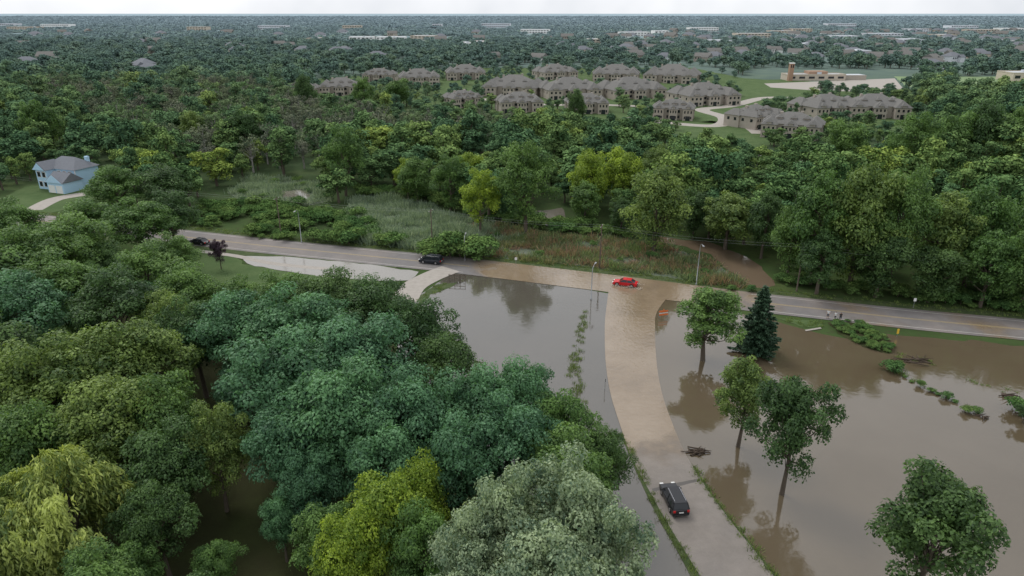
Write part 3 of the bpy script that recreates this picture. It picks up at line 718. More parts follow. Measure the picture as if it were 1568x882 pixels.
X5, Y5 = pt([(592, 376), (605, 377), (520, 372), (535, 374), (500, 370), (480, 368), (670, 392), (690, 394), (705, 394), (725, 396), (740, 395), (660, 388), (1000, 398), (1480, 632), (1365, 568), (1372, 566), (1448, 610), (1410, 592), (1495, 632), (1425, 600), (1562, 632), (1150, 446), (1120, 444), (1435, 604), (1462, 616), (1395, 585), (1385, 578)])
s5 = np.array([1.6, 1.5, 1.4, 1.6, 1.3, 1.3, 2.0, 2.2, 2.3, 2.2, 2.0, 1.8, .8, .45, .8, .6, .45, .4, .4, .35, 1., .6, .6, .25, .25, .2, .22])
X = np.concatenate([X1, X2, X3, X4, X6, X7, X5]); Y = np.concatenate([Y1, Y2, Y3, Y4, Y6, Y7, Y5])
sc = np.concatenate([rng.uniform(.5, 1.4, len(X1)), rng.uniform(.25, .5, len(X2)), rng.uniform(.6, 1.2, len(X3)), rng.uniform(.8, 1.5, len(X4)), rng.uniform(.3, .6, len(X6)), rng.uniform(.4, .9, len(X7)), s5]); n = len(X)
scatter('roadside_shrubs', shm, np.stack([X, Y, 0*X-.1], 1), rng.uniform(0, 6.28, n), np.stack([sc, sc, sc*rng.uniform(.6, .95, n)], 1), rng.integers(0, 3, n))
rdA = [tuft('reed_%d' % i, 100+i, 55, 1.7, 1.3, .07, (M['reed'],), .4) for i in range(3)]
rdB = [tuft('reedb_%d' % i, 110+i, 55, 1.3, 1.2, .07, (M['reed2'],), .5) for i in range(3)]
gr = [tuft('grass_%d' % i, 120+i, 40, .4, .6, .03, (M['grassb'],), .5) for i in range(3)]
X, Y = fill(MARSH, 1.3, 5); xm, ym = fill(MEAD, 1.8, 5); X = np.concatenate([X, xm]); Y = np.concatenate([Y, ym]); xs = G(745, 380)[0]
left = (X+rng.normal(0, 3, len(X))) < xs
nn = np.sin(X*.35+Y*.2)+np.cos(Y*.5-X*.15)+rng.normal(0, .3, len(X)); kk = (nn > np.where(left, -1.3, -1.1)) & ~inside(P1, X, Y)
X, Y, left, nn = X[kk], Y[kk], left[kk], nn[kk]
for nm, m_, s_ in (('reed_bed', rdA, left), ('marsh_plants', rdB, ~left)):
    n = int(s_.sum()); sc = rng.uniform(.5, 1.2, n)*(1+.25*nn[s_])
    scatter(nm, m_, np.stack([X[s_], Y[s_], 0*X[s_]], 1), rng.uniform(0, 6.28, n), np.stack([sc*0+1, sc*0+1, sc], 1), rng.integers(0, 3, n))
STRIP = PX([(893, 470), (900, 478), (890, 540), (888, 580), (905, 640), (880, 610), (868, 570), (880, 520)])
TUFT2 = PX([(1185, 486), (1255, 492), (1262, 503), (1225, 500)])
WEED = PX([(640, 455), (670, 436), (700, 432), (690, 440), (660, 452), (640, 470)])
WEED2 = PX([(1360, 540), (1420, 545), (1440, 560), (1380, 556)]); WEED3 = PX([(1450, 580), (1520, 585), (1568, 600), (1568, 606), (1500, 598)])
LOG = PX([(1372, 566), (1500, 630), (1500, 634), (1372, 571)])
gx = []; gy = []
for p, s_, pr_ in ((STRIP, .6, .5), (TUFT2, .8, .6), (WEED, 1., .6), (WEED2, 1.1, .6), (WEED3, 1.0, .5), (LOG, .5, .2)):
    a, b = fill(p, s_, 6); kk = rng.random(len(a)) < pr_; gx.append(a[kk]); gy.append(b[kk])
for c in (offs(mc, HW+1.2), offs(mc, HW+2.2)):
    a = np.array(resample(c, .9)); gx.append(a[:, 0]+rng.normal(0, .4, len(a))); gy.append(a[:, 1]+rng.normal(0, .4, len(a)))
for c in ([(955, 665), (985, 735), (1012, 790), (1042, 842), (1068, 890)], [(1060, 715), (1100, 775), (1140, 825), (1195, 895)]):
    a = np.array(resample([G(*p) for p in c], .5)); gx.append(a[:, 0]+rng.normal(0, .2, len(a))); gy.append(a[:, 1]+rng.normal(0, .3, len(a)))
X = np.concatenate(gx); Y = np.concatenate(gy); n = len(X); sc = rng.uniform(.4, 1.1, n)
scatter('grass_tufts', gr, np.stack([X, Y, 0*X+.02], 1), rng.uniform(0, 6.28, n), np.stack([sc, sc, sc], 1), rng.integers(0, 3, n))
sheet('grass_bank', wobble(TUFT2, 1, .3, 5), .046, M['lawn']); sheet('grass_bank', wobble(WEED, 1, .3, 6), .036, M['verge'])
sheet('grass_bank', wobble(MOUND, 1, .4, 7), .046, M['floor'])

# ------------------------------------------------------------------ solid builders
def bm_obj(name, bm, mat, parent=None, loc=(0, 0, 0), rot=0, bevel=0, seg=2, smooth=False):
    me = bpy.data.meshes.new(name); bmesh.ops.recalc_face_normals(bm, faces=bm.faces); bm.to_mesh(me); bm.free()
    for m in (mat if isinstance(mat, (list, tuple)) else [mat]): me.materials.append(m)
    if smooth:
        for p in me.polygons: p.use_smooth = True
    o = obj(name, me, loc, rot, parent)
    if bevel: b = o.modifiers.new('b', 'BEVEL'); b.width = bevel; b.segments = seg; b.limit_method = 'ANGLE'
    return o
def addbox(bm, c, s, mi=0):
    r = bmesh.ops.create_cube(bm, size=1, matrix=Matrix.Translation(c) @ Matrix.Diagonal((s[0], s[1], s[2], 1)))
    for f in {f for v in r['verts'] for f in v.link_faces}: f.material_index = mi
def box(name, c, s, mat, parent=None, bevel=0):
    bm = bmesh.new(); addbox(bm, c, s); return bm_obj(name, bm, mat, parent, bevel=bevel)
def hip(bm, cx, cy, w, d, z, h, ov=.5, gable=False, mi=0):
    w += 2*ov; d += 2*ov; rl = 0 if gable else min(w, d)/2*.95
    if w >= d: r1, r2 = (cx-w/2+rl, cy), (cx+w/2-rl, cy)
    else: r1, r2 = (cx, cy-d/2+rl), (cx, cy+d/2-rl)
    b = [bm.verts.new((cx+sx*w/2, cy+sy*d/2, z)) for sx, sy in ((-1, -1), (1, -1), (1, 1), (-1, 1))]
    t1 = bm.verts.new((*r1, z+h)); t2 = bm.verts.new((*r2, z+h))
    if w >= d: fs = [(b[0], b[1], t2, t1), (b[1], b[2], t2), (b[2], b[3], t1, t2), (b[3], b[0], t1)]
    else: fs = [(b[1], b[2], t2, t1), (b[2], b[3], t2), (b[3], b[0], t1, t2), (b[0], b[1], t1)]
    for f in fs: bm.faces.new(f).material_index = mi
    bm.faces.new(b[::-1]).material_index = mi

def condo(x, y, w, rot, seed):
    r = random.Random(seed); d = w*.62; e = empty('condominium_building', (x, y, 0), rot)
    wh = 5.8; wb = bmesh.new(); rb = bmesh.new(); gb = bmesh.new(); tb = bmesh.new()
    addbox(wb, (0, 0, wh/2), (w*.8, d, wh)); hip(rb, 0, 0, w*.8, d, wh, w*.17)
    wings = [(-w*.34, -d*.32, w*.24, d*.75), (w*.34, -d*.32, w*.24, d*.75), (-w*.36, d*.25, w*.26, d*.6), (w*.36, d*.25, w*.26, d*.6), (0, -d*.5, w*.2, d*.35)]
    for i, (cx, cy, ww, dd) in enumerate(wings):
        hh = wh-.15-.07*i; addbox(wb, (cx, cy, hh/2), (ww, dd, hh)); hip(rb, cx, cy, ww, dd, hh+.02, ww*.46)
        addbox(wb, (cx, cy-dd/2+.4, hh+.5), (ww*.32, 1.2, 1.0)); hip(rb, cx, cy-dd/2+1.2, ww*.36, 3., hh+1.0, 1.5, .2)
        for wx in (-.3, 0, .3):
            for wz in (1.5, 4.1):
                if wx == 0 and wz < 2:
                    addbox(gb, (cx, cy-dd/2-.03, 1.15), (2.2, .1, 2.2)); continue
                addbox(tb, (cx+ww*wx, cy-dd/2-.02, wz), (ww*.14+.25, .08, 1.55)); addbox(gb, (cx+ww*wx, cy-dd/2-.06, wz), (ww*.14, .08, 1.3))
        for sgn in (-1, 1):
            for wy in (-.25, .2): addbox(gb, (cx+sgn*(ww/2+.03), cy+dd*wy, 3.9), (.08, 1.3, 1.3))
    for sx in (-.12, .12):
        for wz in (1.5, 4.1): addbox(gb, (w*sx, -d/2-.03, wz), (1.4, .1, 1.3))
    for q, sx in enumerate((-.2, 0.02, .22)):
        addbox(wb, (w*sx, -d*.22, wh+w*.06), (2.4, 3.2, 1.6)); hip(rb, w*sx, -d*.22, 2.4, 3.6, wh+w*.06+.8, 1.3, .25)
    addbox(wb, (w*.12, d*.1, wh+w*.12), (1.2, 1.2, w*.12)); addbox(wb, (-w*.2, d*.05, wh+w*.1), (1.2, 1.2, w*.12))
    bm_obj('walls', wb, M['tan'], e); bm_obj('roof', rb, M['roof'], e); bm_obj('windows', gb, M['glass'], e); bm_obj('window_trim', tb, M['cream'], e)
rots = [.1, -.25, .35, .2, -.15, .3, -.35, .25, 0, .15, .5, .1, -.25, .15, -.15, .6, -.45, .25, -.15, 0]
for i, ((cx, cy, w), r_) in enumerate(zip(cond, rots)): condo(cx, cy, w*1.08, r_, i)

# blue house
e = empty('blue_two_storey_house', (*G(97, 288), 0), -.35)
wb = bmesh.new(); rb = bmesh.new(); gb = bmesh.new(); tb = bmesh.new()
addbox(wb, (0, 4, 3.0), (13, 8, 6.0)); hip(rb, 0, 4, 13, 8, 6.0, 3.0)
addbox(wb, (-4, -1.2, 2.95), (4.6, 3.2, 5.9)); hip(rb, -4, -.6, 4.6, 5, 5.92, 2.4, .4, True)
addbox(wb, (4.2, -2.2, 1.6), (6.4, 6.4, 3.2)); hip(rb, 4.2, -2.2, 6.4, 6.4, 3.2, 2.6, .4, True)
for x_, z_ in ((-5, 1.6), (-3, 1.6), (-5, 4.5), (-3, 4.5)): addbox(tb, (x_, -2.83, z_), (1.5, .1, 1.8)); addbox(gb, (x_, -2.9, z_), (1.15, .1, 1.45))
for x_ in (0, 2.2, 4.4): addbox(tb, (x_, -.03, 4.7), (1.4, .1, 1.5)); addbox(gb, (x_, -.1, 4.7), (1.05, .1, 1.2))
for x_ in (2.7, 5.7): addbox(tb, (x_, -5.43, 1.2), (2.5, .1, 2.3))
addbox(tb, (-1, -.06, 1.1), (1.3, .12, 2.2))
for z_ in (1.6, 4.5):
    for y_ in (2, 5.5): addbox(tb, (-6.53, y_, z_), (.1, 1.5, 1.7)); addbox(gb, (-6.6, y_, z_), (.1, 1.1, 1.35))
for sx in (-6.5, 6.5): addbox(tb, (sx, .0, 3.), (.2, .2, 5.9))
addbox(wb, (4.5, 6.5, 7.8), (1, 1, 2.2))
bm_obj('walls', wb, M['bluew'], e); bm_obj('roof', rb, M['roofb'], e); bm_obj('windows', gb, M['glass'], e); bm_obj('trim', tb, M['white'], e)
for (xa, ya, wz_, ww_, hh_) in ((-4, -3.56, 5.93, 5.0, 2.2), (4.2, -5.86, 3.22, 6.8, 2.4)):
    bm = bmesh.new(); vs = [bm.verts.new(c) for c in ((xa-ww_/2, ya, wz_), (xa+ww_/2, ya, wz_), (xa, ya, wz_+hh_))]; bm.faces.new(vs); bm_obj('gable', bm, M['bluew'], e)

def flat_building(name, x, y, w, d, h, wall, rot=0, rows=1, roofm='flatroof'):
    e = empty(name, (x, y, 0), rot); wb = bmesh.new(); gb = bmesh.new(); rb = bmesh.new()
    addbox(wb, (0, 0, h/2), (w, d, h)); addbox(rb, (0, 0, h+.05), (w-.8, d-.8, .1))
    for a, b, c, s in ((0, -d/2, w, .4), (0, d/2, w, .4)): addbox(wb, (a, b, h+.35), (c, s, .7))
    for a in (-w/2, w/2): addbox(wb, (a, 0, h+.34), (.4, d-.5, .68))
    n = max(3, int(w/7))
    for r_ in range(rows):
        for i in range(n): addbox(gb, (-w/2+(i+.5)*w/n, -d/2-.04, h*(r_+.55)/rows), (w/n*.6, .1, h/rows*.38))
    for i in range(max(1, int(w/30))): addbox(rb, (-w/2+(i+.6)*w/max(1, int(w/30)), random.uniform(-.2, .2)*d, h+.9), (3.5, 3, 1.6))
    bm_obj('walls', wb, M[wall], e); bm_obj('windows', gb, M['glass'], e); bm_obj('roof', rb, M[roofm], e); return e
x, y = G(1248, 124); e = flat_building('school_building', x+2, y+10, 46, 14, 4.2, 'cream', .02)
bm = bmesh.new(); addbox(bm, (32, 4, 1.8), (20, 12, 3.6)); bm_obj('east_wing', bm, M['tan'], e); box('east_roof', (32, 4, 3.65), (19, 11, .1), M['flatroof'], e)
box('gym', (4, 5, 3.2), (15, 10, 6.4), M['brickr'], e)
box('bell_tower', (-22, -9, 6.5), (3.2, 3.2, 13), M['brickr'], e); box('bell_tower_cap', (-22, -9, 13.25), (3.8, 3.8, .5), M['white'], e)
for q in (-1, 1): box('bell_opening', (-22+q*.75, -10.63, 11), (.8, .1, 2.4), M['glass'], e)
x, y = G(1545, 163); flat_building('long_low_building', x+20, y+10, 90, 26, 6, 'tan', -.05)
x, y = G(1560, 124); flat_building('brick_building', x+6, y+6, 28, 20, 6, 'cream')
for x, y, w, h in town: flat_building('distant_commercial_building', x, y, w, 40, h, random.choice(['greyw', 'cream', 'greyw', 'white']), random.uniform(-.15, .15), 2)
hm_ = []
for i, (wl_, rf_) in enumerate((('white', 'roof'), ('cream', 'roofb'), ('tan', 'roof'), ('greyw', 'roofb'))):
    bm = bmesh.new(); addbox(bm, (0, 0, 2.4), (14, 9, 4.8), 0); hip(bm, 0, 0, 14, 9, 4.8, 3, .5, i % 2 == 0, 1); addbox(bm, (4, -5, 2.), (6, 4, 4.), 0); hip(bm, 4, -5, 6, 4.4, 4., 2., .4, True, 1)
    for wx in (-5, -2.5, 0): addbox(bm, (wx, -4.55, 3.2), (1.2, .1, 1.3), 2)
    bmesh.ops.recalc_face_normals(bm, faces=bm.faces); me = bpy.data.meshes.new('suburban_house_%d' % i); bm.to_mesh(me); bm.free()
    for m_ in (M[wl_], M[rf_], M['glass']): me.materials.append(m_)
    hm_.append(me)
HP = np.array(HOUSES); n = len(HP); sc = rng.uniform(.9, 1.35, n)*(1+HP[:, 1]/6000)
scatter('distant_suburban_houses', hm_, np.stack([HP[:, 0], HP[:, 1], 0*sc], 1), rng.uniform(-.8, .8, n), np.stack([sc, sc, sc], 1), rng.integers(0, 4, n))

# ------------------------------------------------------------------ vehicles
def car(name, u, v, heading, paint, kind='suv', z=.08):
    x, y = G(u, v); e = empty(name, (x, y, z), heading)
    if kind == 'suv': Lh, W, hb, ht, gh = 2.45, .97, 1.02, 1.72, [(-2.3, 1.0), (-2.05, 1.66), (.55, 1.70), (1.25, 1.04)]
    elif kind == 'van': Lh, W, hb, ht, gh = 2.5, .98, 1.0, 1.74, [(-2.42, 1.0), (-2.2, 1.68), (.7, 1.72), (1.75, 1.04)]
    else: Lh, W, hb, ht, gh = 2.4, .92, .90, 1.42, [(-1.95, .90), (-1.2, 1.38), (.35, 1.40), (1.15, .90)]
    r = .36; wx = (1.45, -1.42); bot = .24
    pr = [(-Lh, .40), (-Lh+.05, bot)]
    for cx in (wx[1], wx[0]):
        pr.append((cx-.43, bot))
        for k in range(1, 8): a = math.pi-math.pi*k/8; pr.append((cx+.43*math.cos(a), bot+.08+.46*math.sin(a)))
        pr.append((cx+.43, bot))
    hood = hb-.02 if kind != 'sedan' else hb-.04
    pr += [(Lh-.06, bot), (Lh, .45), (Lh-.03, hood-.24), (Lh-.28, hood-.06), (gh[3][0]+.05, hb+.0), (0, hb+.02), (gh[0][0]+.02, hb+.02), (-Lh+.03, hb-.06 if kind == 'sedan' else hb-.02), (-Lh-.01, .75)]
    bm = bmesh.new(); rows = []
    for s in (-1, 1):
        rows.append([bm.verts.new((px, s*W*(1-.07*max(0, abs(px)-1.6))*(.97 if pz > hb-.15 or pz < .35 else 1.), pz)) for px, pz in pr])
    bm.faces.new(rows[0]); bm.faces.new(rows[1][::-1])
    n = len(pr)
    for i in range(n): bm.faces.new((rows[0][i], rows[1][i], rows[1][(i+1) % n], rows[0][(i+1) % n]))
    bm_obj('body', bm, M[paint], e, bevel=.05, seg=3)
    bm = bmesh.new(); rows = []
    wl, wt = W*.93, W*.74
    for s in (-1, 1): rows.append([bm.verts.new((px, s*(wl if i in (0, 3) else wt), pz)) for i, (px, pz) in enumerate(gh)])
    bm.faces.new(rows[0]); bm.faces.new(rows[1][::-1])
    for i in range(4): bm.faces.new((rows[0][i], rows[1][i], rows[1][(i+1) % 4], rows[0][(i+1) % 4]))
    bm_obj('windows', bm, M['glass'], e, bevel=.04)
    rl = gh[2][0]-gh[1][0]
    box('roof', ((gh[1][0]+gh[2][0])/2, 0, gh[1][1]+.035), (rl+.12, wt*2+.03, .07), M[paint], e, .03)
    for s in (-1, 1):
        for (a, b) in ((0, 1), (3, 2)):
            p0 = (gh[a][0], s*(wl+.01), gh[a][1]); p1 = (gh[b][0], s*(wt+.01), gh[b][1]); V, F = tube([p0, p1], [.05, .045], 6); obj('pillar', mesh_quads('pillar', V, F, mats=(M[paint],)), parent=e)
        xm = -.45; V, F = tube([(xm, s*(wl+.01), gh[0][1]), (xm-.05, s*(wt+.01), gh[1][1])], [.045, .04], 6); obj('pillar', mesh_quads('pillar', V, F, mats=(M[paint],)), parent=e)
        if kind != 'sedan': box('roof_rail', ((gh[1][0]+gh[2][0])/2, s*(wt-.1), gh[1][1]+.11), (rl*.85, .04, .04), M['rim'], e)
        box('wing_mirror', (gh[3][0]-.25, s*(W+.08), hb+.1), (.14, .2, .14), M[paint], e, .03)
        box('headlight', (Lh-.08, s*W*.68, hood-.2), (.22, .42, .15), M['lampw'], e, .03)
        box('tail_light', (-Lh+.03, s*W*.78, hb-.16), (.12, .28, .26), M['tail'], e, .02)
        for cx in wx:
            for nm, rr, ww, m_ in (('wheel', r, .24, 'tyre'), ('hub', r*.6, .26, 'rim')):
                bm = bmesh.new(); bmesh.ops.create_cone(bm, cap_ends=True, segments=20, radius1=rr, radius2=rr, depth=ww, matrix=Matrix.Translation((cx, s*(W-.13), r)) @ Matrix.Rotation(math.pi/2, 4, 'X')); bm_obj(nm, bm, M[m_], e, bevel=.02)
    box('number_plate', (-Lh-.015, 0, .72), (.03, .5, .14), M['white'], e); box('grille', (Lh-.0, 0, .55), (.05, 1.1, .22), M['tyre'], e)
    box('rear_bumper', (-Lh+.02, 0, .42), (.16, W*1.7, .16), M['tyre'], e, .03)
    return e
def hdg(a, b):
    A = G(*a); B = G(*b); return math.atan2(B[1]-A[1], B[0]-A[0])
car('black_suv', 1031, 771, hdg((1040, 790), (1018, 745)), 'black', 'suv')
hm = hdg((950, 436), (1050, 449))
rc = car('red_sedan', 957, 437, hm+math.pi, 'red', 'sedan', .0)
car('black_minivan', 660, 403, hdg((680, 404), (600, 396)), 'navy', 'van')
car('black_sedan', 305, 374, hdg((400, 376), (300, 365)), 'black', 'sedan')
rg = np.random.default_rng(4); A = Acc(); cx, cy = G(957, 437)
for s in (-1, 1):
    n = 260; l = rg.uniform(-3.6, 2.4, n); o_ = s*(.95+np.abs(rg.normal(0, .45, n))); zz = .1+np.abs(rg.normal(0, .16, n))
    ca, sa = math.cos(hm+math.pi), math.sin(hm+math.pi)
    P = np.stack([cx+l*ca-o_*sa, cy+l*sa+o_*ca, zz], 1); V, F = quads_from(P, unit(rg.normal(size=(n, 3))+[0, 0, 1]), rg.uniform(.03, .13, n), rg); A.add(V, F, 0, .5)
obj('water_splash', A.mesh('water_splash', (M['foam'],)))

# ------------------------------------------------------------------ street furniture
def lamp(u, v, h, side):
    x, y = G(u, v); e = empty('street_lamp', (x, y, 0), side)
    V, F = tube([(0, 0, 0), (0, 0, .3), (0, 0, .32), (0, 0, h*.85), (.25, 0, h*.95), (1.1, 0, h), (1.9, 0, h)], [.16, .16, .10, .08, .06, .05, .05], 8)
    obj('pole', mesh_quads('pole', V, F, mats=(M['steel'],)), parent=e); box('lamp_head', (2.2, 0, h-.03), (.75, .32, .16), M['steel'], e, .04)
lamp(905, 459, 6.6, 1.2); lamp(1066, 436, 8.8, -1.6); lamp(462, 372, 8.2, -1.6); lamp(712, 399, 5.5, 1.5)
poles = []
for k, u in enumerate((-330, -60, 185, 420, 655, 925, 1245, 1620, 2050)):
    c = offs(mc, HW+3.2); tgt = G(u, np.interp(u, [-350, 300, 680, 950, 1250, 1568, 2300], [292, 365, 404, 436, 473, 505, 570]))[0]
    p = min(c, key=lambda q: abs(q[0]-tgt)); poles.append(p)
    e = empty('utility_pole', (p[0], p[1], 0), hm)
    V, F = tube([(0, 0, 0), (0, 0, 9.6)], [.15, .10], 8); obj('pole', mesh_quads('pole', V, F, mats=(M['wood'],)), parent=e)
    box('crossarm', (0, 0, 9.1), (.1, 2.0, .12), M['wood'], e)
    for q in (-.85, 0, .85): box('insulator', (0, q, 9.25), (.08, .08, .18), M['white'], e)
e = empty('power_lines')
for q in (-.85, .85):
    for a, b in zip(poles, poles[1:]):
        pts = [(a[0]+(b[0]-a[0])*t-math.sin(hm)*q, a[1]+(b[1]-a[1])*t+math.cos(hm)*q, 9.32-4*.8*t*(1-t)) for t in np.linspace(0, 1, 13)]
        V, F = tube(pts, [.009]*13, 4); obj('wire', mesh_quads('wire', V, F, mats=(M['steel'],)), parent=e)
def sign(name, u, v, h, w, hh, mat, rot=0.):
    x, y = G(u, v); e = empty(name, (x, y, 0), rot); V, F = tube([(0, 0, 0), (0, 0, h)], [.035, .035], 6); obj('post', mesh_quads('post', V, F, mats=(M['steel'],)), parent=e)
    box('plate', (0, -.05, h-hh/2), (w, .03, hh), M[mat], e, .02)
sign('yellow_warning_sign', 1373, 516, 1.5, .35, .9, 'signy'); sign('stop_sign', 1098, 470, 2.1, .5, .5, 'tail', .3); sign('traffic_sign', 790, 409, 2.2, .5, .6, 'white'); sign('traffic_sign', 926, 598, 1.9, .08, .5, 'tyre'); sign('traffic_sign', 1398, 472, 2., .5, .6, 'white')
x, y = G(1015, 487); e = empty('road_closed_barricade', (x, y, .07), .25)
for s in (-.7, .7):
    V, F = tube([(s, -.3, 0), (s, 0, 1.4)], [.04, .04], 5); obj('leg', mesh_quads('leg', V, F, mats=(M['steel'],)), parent=e)
    V, F = tube([(s, .3, 0), (s, 0, 1.4)], [.04, .04], 5); obj('leg', mesh_quads('leg', V, F, mats=(M['steel'],)), parent=e)
box('board', (0, -.06, 1.25), (1.7, .04, .3), M['orange'], e); box('board_lower', (0, -.2, .7), (1.7, .04, .25), M['orange'], e); box('board_stripe', (0, -.16, .98), (1.7, .03, .14), M['white'], e); box('light', (0, -.05, 1.55), (.16, .1, .2), M['orange'], e, .03)
x, y = G(700, 432); e = empty('sign_frame', (x, y, 0), -.1)
for s in (-1.6, -.5, .6, 1.6):
    V, F = tube([(s, 0, 0), (s, 0, 1.6)], [.06, .06], 5); obj('post', mesh_quads('post', V, F, mats=(M['wood'],)), parent=e)
box('rail', (0, 0, 1.5), (3.4, .08, .12), M['wood'], e); box('rail_low', (0, 0, .9), (3.4, .08, .12), M['wood'], e)
def drift(u, v, n, r, seed):
    rg = random.Random(seed); x, y = G(u, v); A = Acc()
    for i in range(n):
        a = rg.uniform(0, 6.28); l = rg.uniform(.4, 1)*r; cx, cy = rg.gauss(0, r*.3), rg.gauss(0, r*.2); z = rg.uniform(.02, .35)
        V, F = tube([(cx-l*math.cos(a), cy-l*.5*math.sin(a), z*.4), (cx, cy, z), (cx+l*math.cos(a), cy+l*.5*math.sin(a), z+rg.uniform(-.1, .4))], [.07, .10, .02], 5); A.add(V, F, 0, .5)
    obj('driftwood_pile', A.mesh('driftwood', (M['debris'],)), (x, y, 0))
drift(1066, 692, 24, 1.6, 1); drift(1400, 552, 20, 2.6, 2); drift(1545, 608, 16, 1.5, 3); drift(1505, 640, 8, .8, 5)
sheet('fallen_board', PX([(1232, 506), (1256, 502), (1258, 504), (1234, 508)]), .12, M['conc'])

# ------------------------------------------------------------------ people
def person(u, v, rot, shirt, legs, pose, z=.05, hgt=1.75):
    x, y = G(u, v)
    J = {'pel': ((0, 0, .95), (.15, .11)), 'sp': ((0, 0, 1.15), (.14, .10)), 'ch': ((0, 0, 1.36), (.17, .11)), 'nk': ((0, .0, 1.50), (.06, .06)), 'hd': ((0, .02, 1.60), (.085, .10)), 'ht': ((0, .01, 1.70), (.075, .085))}
    E = [('pel', 'sp'), ('sp', 'ch'), ('ch', 'nk'), ('nk', 'hd'), ('hd', 'ht')]
    for s, n in ((-1, 'l'), (1, 'r')):
        st = pose.get('step', .12)*s; ab = pose.get('arm', .1)
        J.update({n+'sh': ((.19*s, 0, 1.42), (.065, .065)), n+'el': ((.25*s, -.02, 1.15), (.045, .045)), n+'wr': ((.23*s, ab, .92), (.032, .032)), n+'hn': ((.23*s, ab+.04, .84), (.04, .022)),
                  n+'hp': ((.10*s, 0, .88), (.10, .10)), n+'kn': ((.11*s, st*.6+.03, .50), (.065, .065)), n+'an': ((.11*s, st, .09), (.042, .042)), n+'ft': ((.12*s, st+.17, .045), (.045, .035))})
        E += [('ch', n+'sh'), (n+'sh', n+'el'), (n+'el', n+'wr'), (n+'wr', n+'hn'), ('pel', n+'hp'), (n+'hp', n+'kn'), (n+'kn', n+'an'), (n+'an', n+'ft')]
        for q, (dx, dz) in enumerate(((-.03, -.075), (-.01, -.09), (.01, -.085), (.03, -.07), (-.045, -.03))):
            J['%sf%d' % (n, q)] = ((.23*s+dx*.3*s, ab+.04-dx, .84+dz), (.011, .011)); E.append((n+'hn', '%sf%d' % (n, q)))
    ks = list(J); me = bpy.data.meshes.new('person'); me.from_pydata([J[k][0] for k in ks], [(ks.index(a), ks.index(b)) for a, b in E], [])
    o = bpy.data.objects.new('tmp', me); COL.objects.link(o); md = o.modifiers.new('s', 'SKIN'); o.modifiers.new('d', 'SUBSURF').levels = 2
    for i, k in enumerate(ks): me.skin_vertices[0].data[i].radius = J[k][1]
    me.skin_vertices[0].data[0].use_root = True
    dg = bpy.context.evaluated_depsgraph_get(); m2 = bpy.data.meshes.new_from_object(o.evaluated_get(dg)); bpy.data.objects.remove(o)
    m2.materials.clear()
    for k in ('skin', 'hair', shirt, legs, 'cloth_b'): m2.materials.append(M[k])
    for p in m2.polygons:
        c = p.center; p.use_smooth = True
        if c.z > 1.66 or (c.z > 1.56 and c.y < -.01): p.material_index = 1
        elif c.z > 1.48: p.material_index = 0
        elif abs(c.x) > .185 and c.z < 1.22 and c.z > .7: p.material_index = 0
        elif c.z > .93: p.material_index = 2
        elif c.z > .42: p.material_index = 3
        elif c.z > .12: p.material_index = 0
        else: p.material_index = 4
    e = empty('person', (x, y, z), rot); e.scale = (hgt/1.78,)*3
    b = obj('body', m2, parent=e)
    for s in (-1, 1): box('eye', (.032*s, .107, 1.625), (.02, .012, .012), M['hair'], e); box('ear', (.088*s, .01, 1.61), (.015, .04, .06), M['skin'], e, .005)
    box('nose', (0, .118, 1.595), (.022, .03, .04), M['skin'], e, .008); box('mouth', (0, .108, 1.555), (.045, .01, .01), M['tail'], e)
person(1267, 488, 2.6, 'cloth_w', 'cloth_d', {'step': .1, 'arm': .12}); person(1278, 491, .4, 'cloth_w', 'cloth_b', {'step': .16}); person(1286, 492, -.5, 'cloth_b', 'cloth_d', {'step': .05, 'arm': .2}, hgt=1.68)

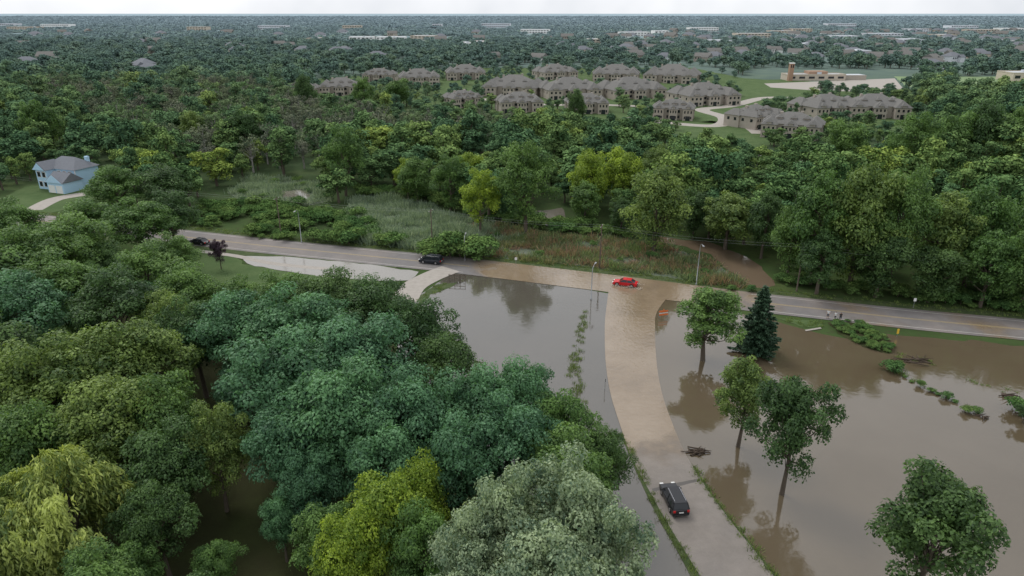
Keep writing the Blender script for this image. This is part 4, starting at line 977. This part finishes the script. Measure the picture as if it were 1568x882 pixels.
# ------------------------------------------------------------------ light
w = bpy.data.worlds.new('World'); SC.world = w; w.use_nodes = True; nt = w.node_tree; nt.nodes.clear()
out = nt.nodes.new('ShaderNodeOutputWorld'); bg = nt.nodes.new('ShaderNodeBackground'); sky = nt.nodes.new('ShaderNodeTexSky'); sky.sky_type = 'NISHITA'; sky.sun_disc = False
EL, AZ = math.radians(55), math.radians(-40)
sky.sun_elevation = EL; sky.sun_rotation = AZ; sky.dust_density = 3; sky.air_density = 1.2
hs = nt.nodes.new('ShaderNodeHueSaturation'); hs.inputs['Saturation'].default_value = .3; hs.inputs['Value'].default_value = 1.2
L(nt, sky.outputs[0], hs.inputs['Color'])
tc = nt.nodes.new('ShaderNodeTexCoord'); cn = noise(nt, 2.2, 5, .6, tc.outputs['Generated'])
cl = ramp(nt, [(.35, (.66, .69, .74)), (.65, (.97, .98, 1.0))]); L(nt, cn.outputs[0], cl.inputs[0])
sx = nt.nodes.new('ShaderNodeSeparateXYZ'); L(nt, tc.outputs['Generated'], sx.inputs[0])
gain = mapr(nt, sx.outputs[2], 0., .35, 9.6, 8.4)
vm = nt.nodes.new('ShaderNodeVectorMath'); vm.operation = 'SCALE'; L(nt, cl.outputs[0], vm.inputs[0]); L(nt, gain, vm.inputs['Scale'])
cm = mixc(nt, .75, hs.outputs[0], vm.outputs[0])
L(nt, cm, bg.inputs[0]); bg.inputs[1].default_value = .15; L(nt, bg.outputs[0], out.inputs[0])
sd = bpy.data.lights.new('sun', 'SUN'); sd.energy = 1.2; sd.angle = math.radians(18); sd.color = (1, .96, .9)
so = bpy.data.objects.new('sun', sd); COL.objects.link(so); so.location = (0, 0, 200)
dirv = Vector((math.sin(AZ)*math.cos(EL), math.cos(AZ)*math.cos(EL), math.sin(EL))); so.rotation_euler = dirv.to_track_quat('Z', 'Y').to_euler()

cd = bpy.data.cameras.new('camera'); cd.lens = 24; cd.sensor_width = 36; cd.clip_start = .5; cd.clip_end = 40000
co = bpy.data.objects.new('camera', cd); COL.objects.link(co); co.location = (0, 0, H0); co.rotation_euler = (math.pi/2-PITCH, 0, 0)
SC.camera = co
SC.view_settings.view_transform = 'Standard'; SC.view_settings.look = 'None'; SC.view_settings.exposure = 0
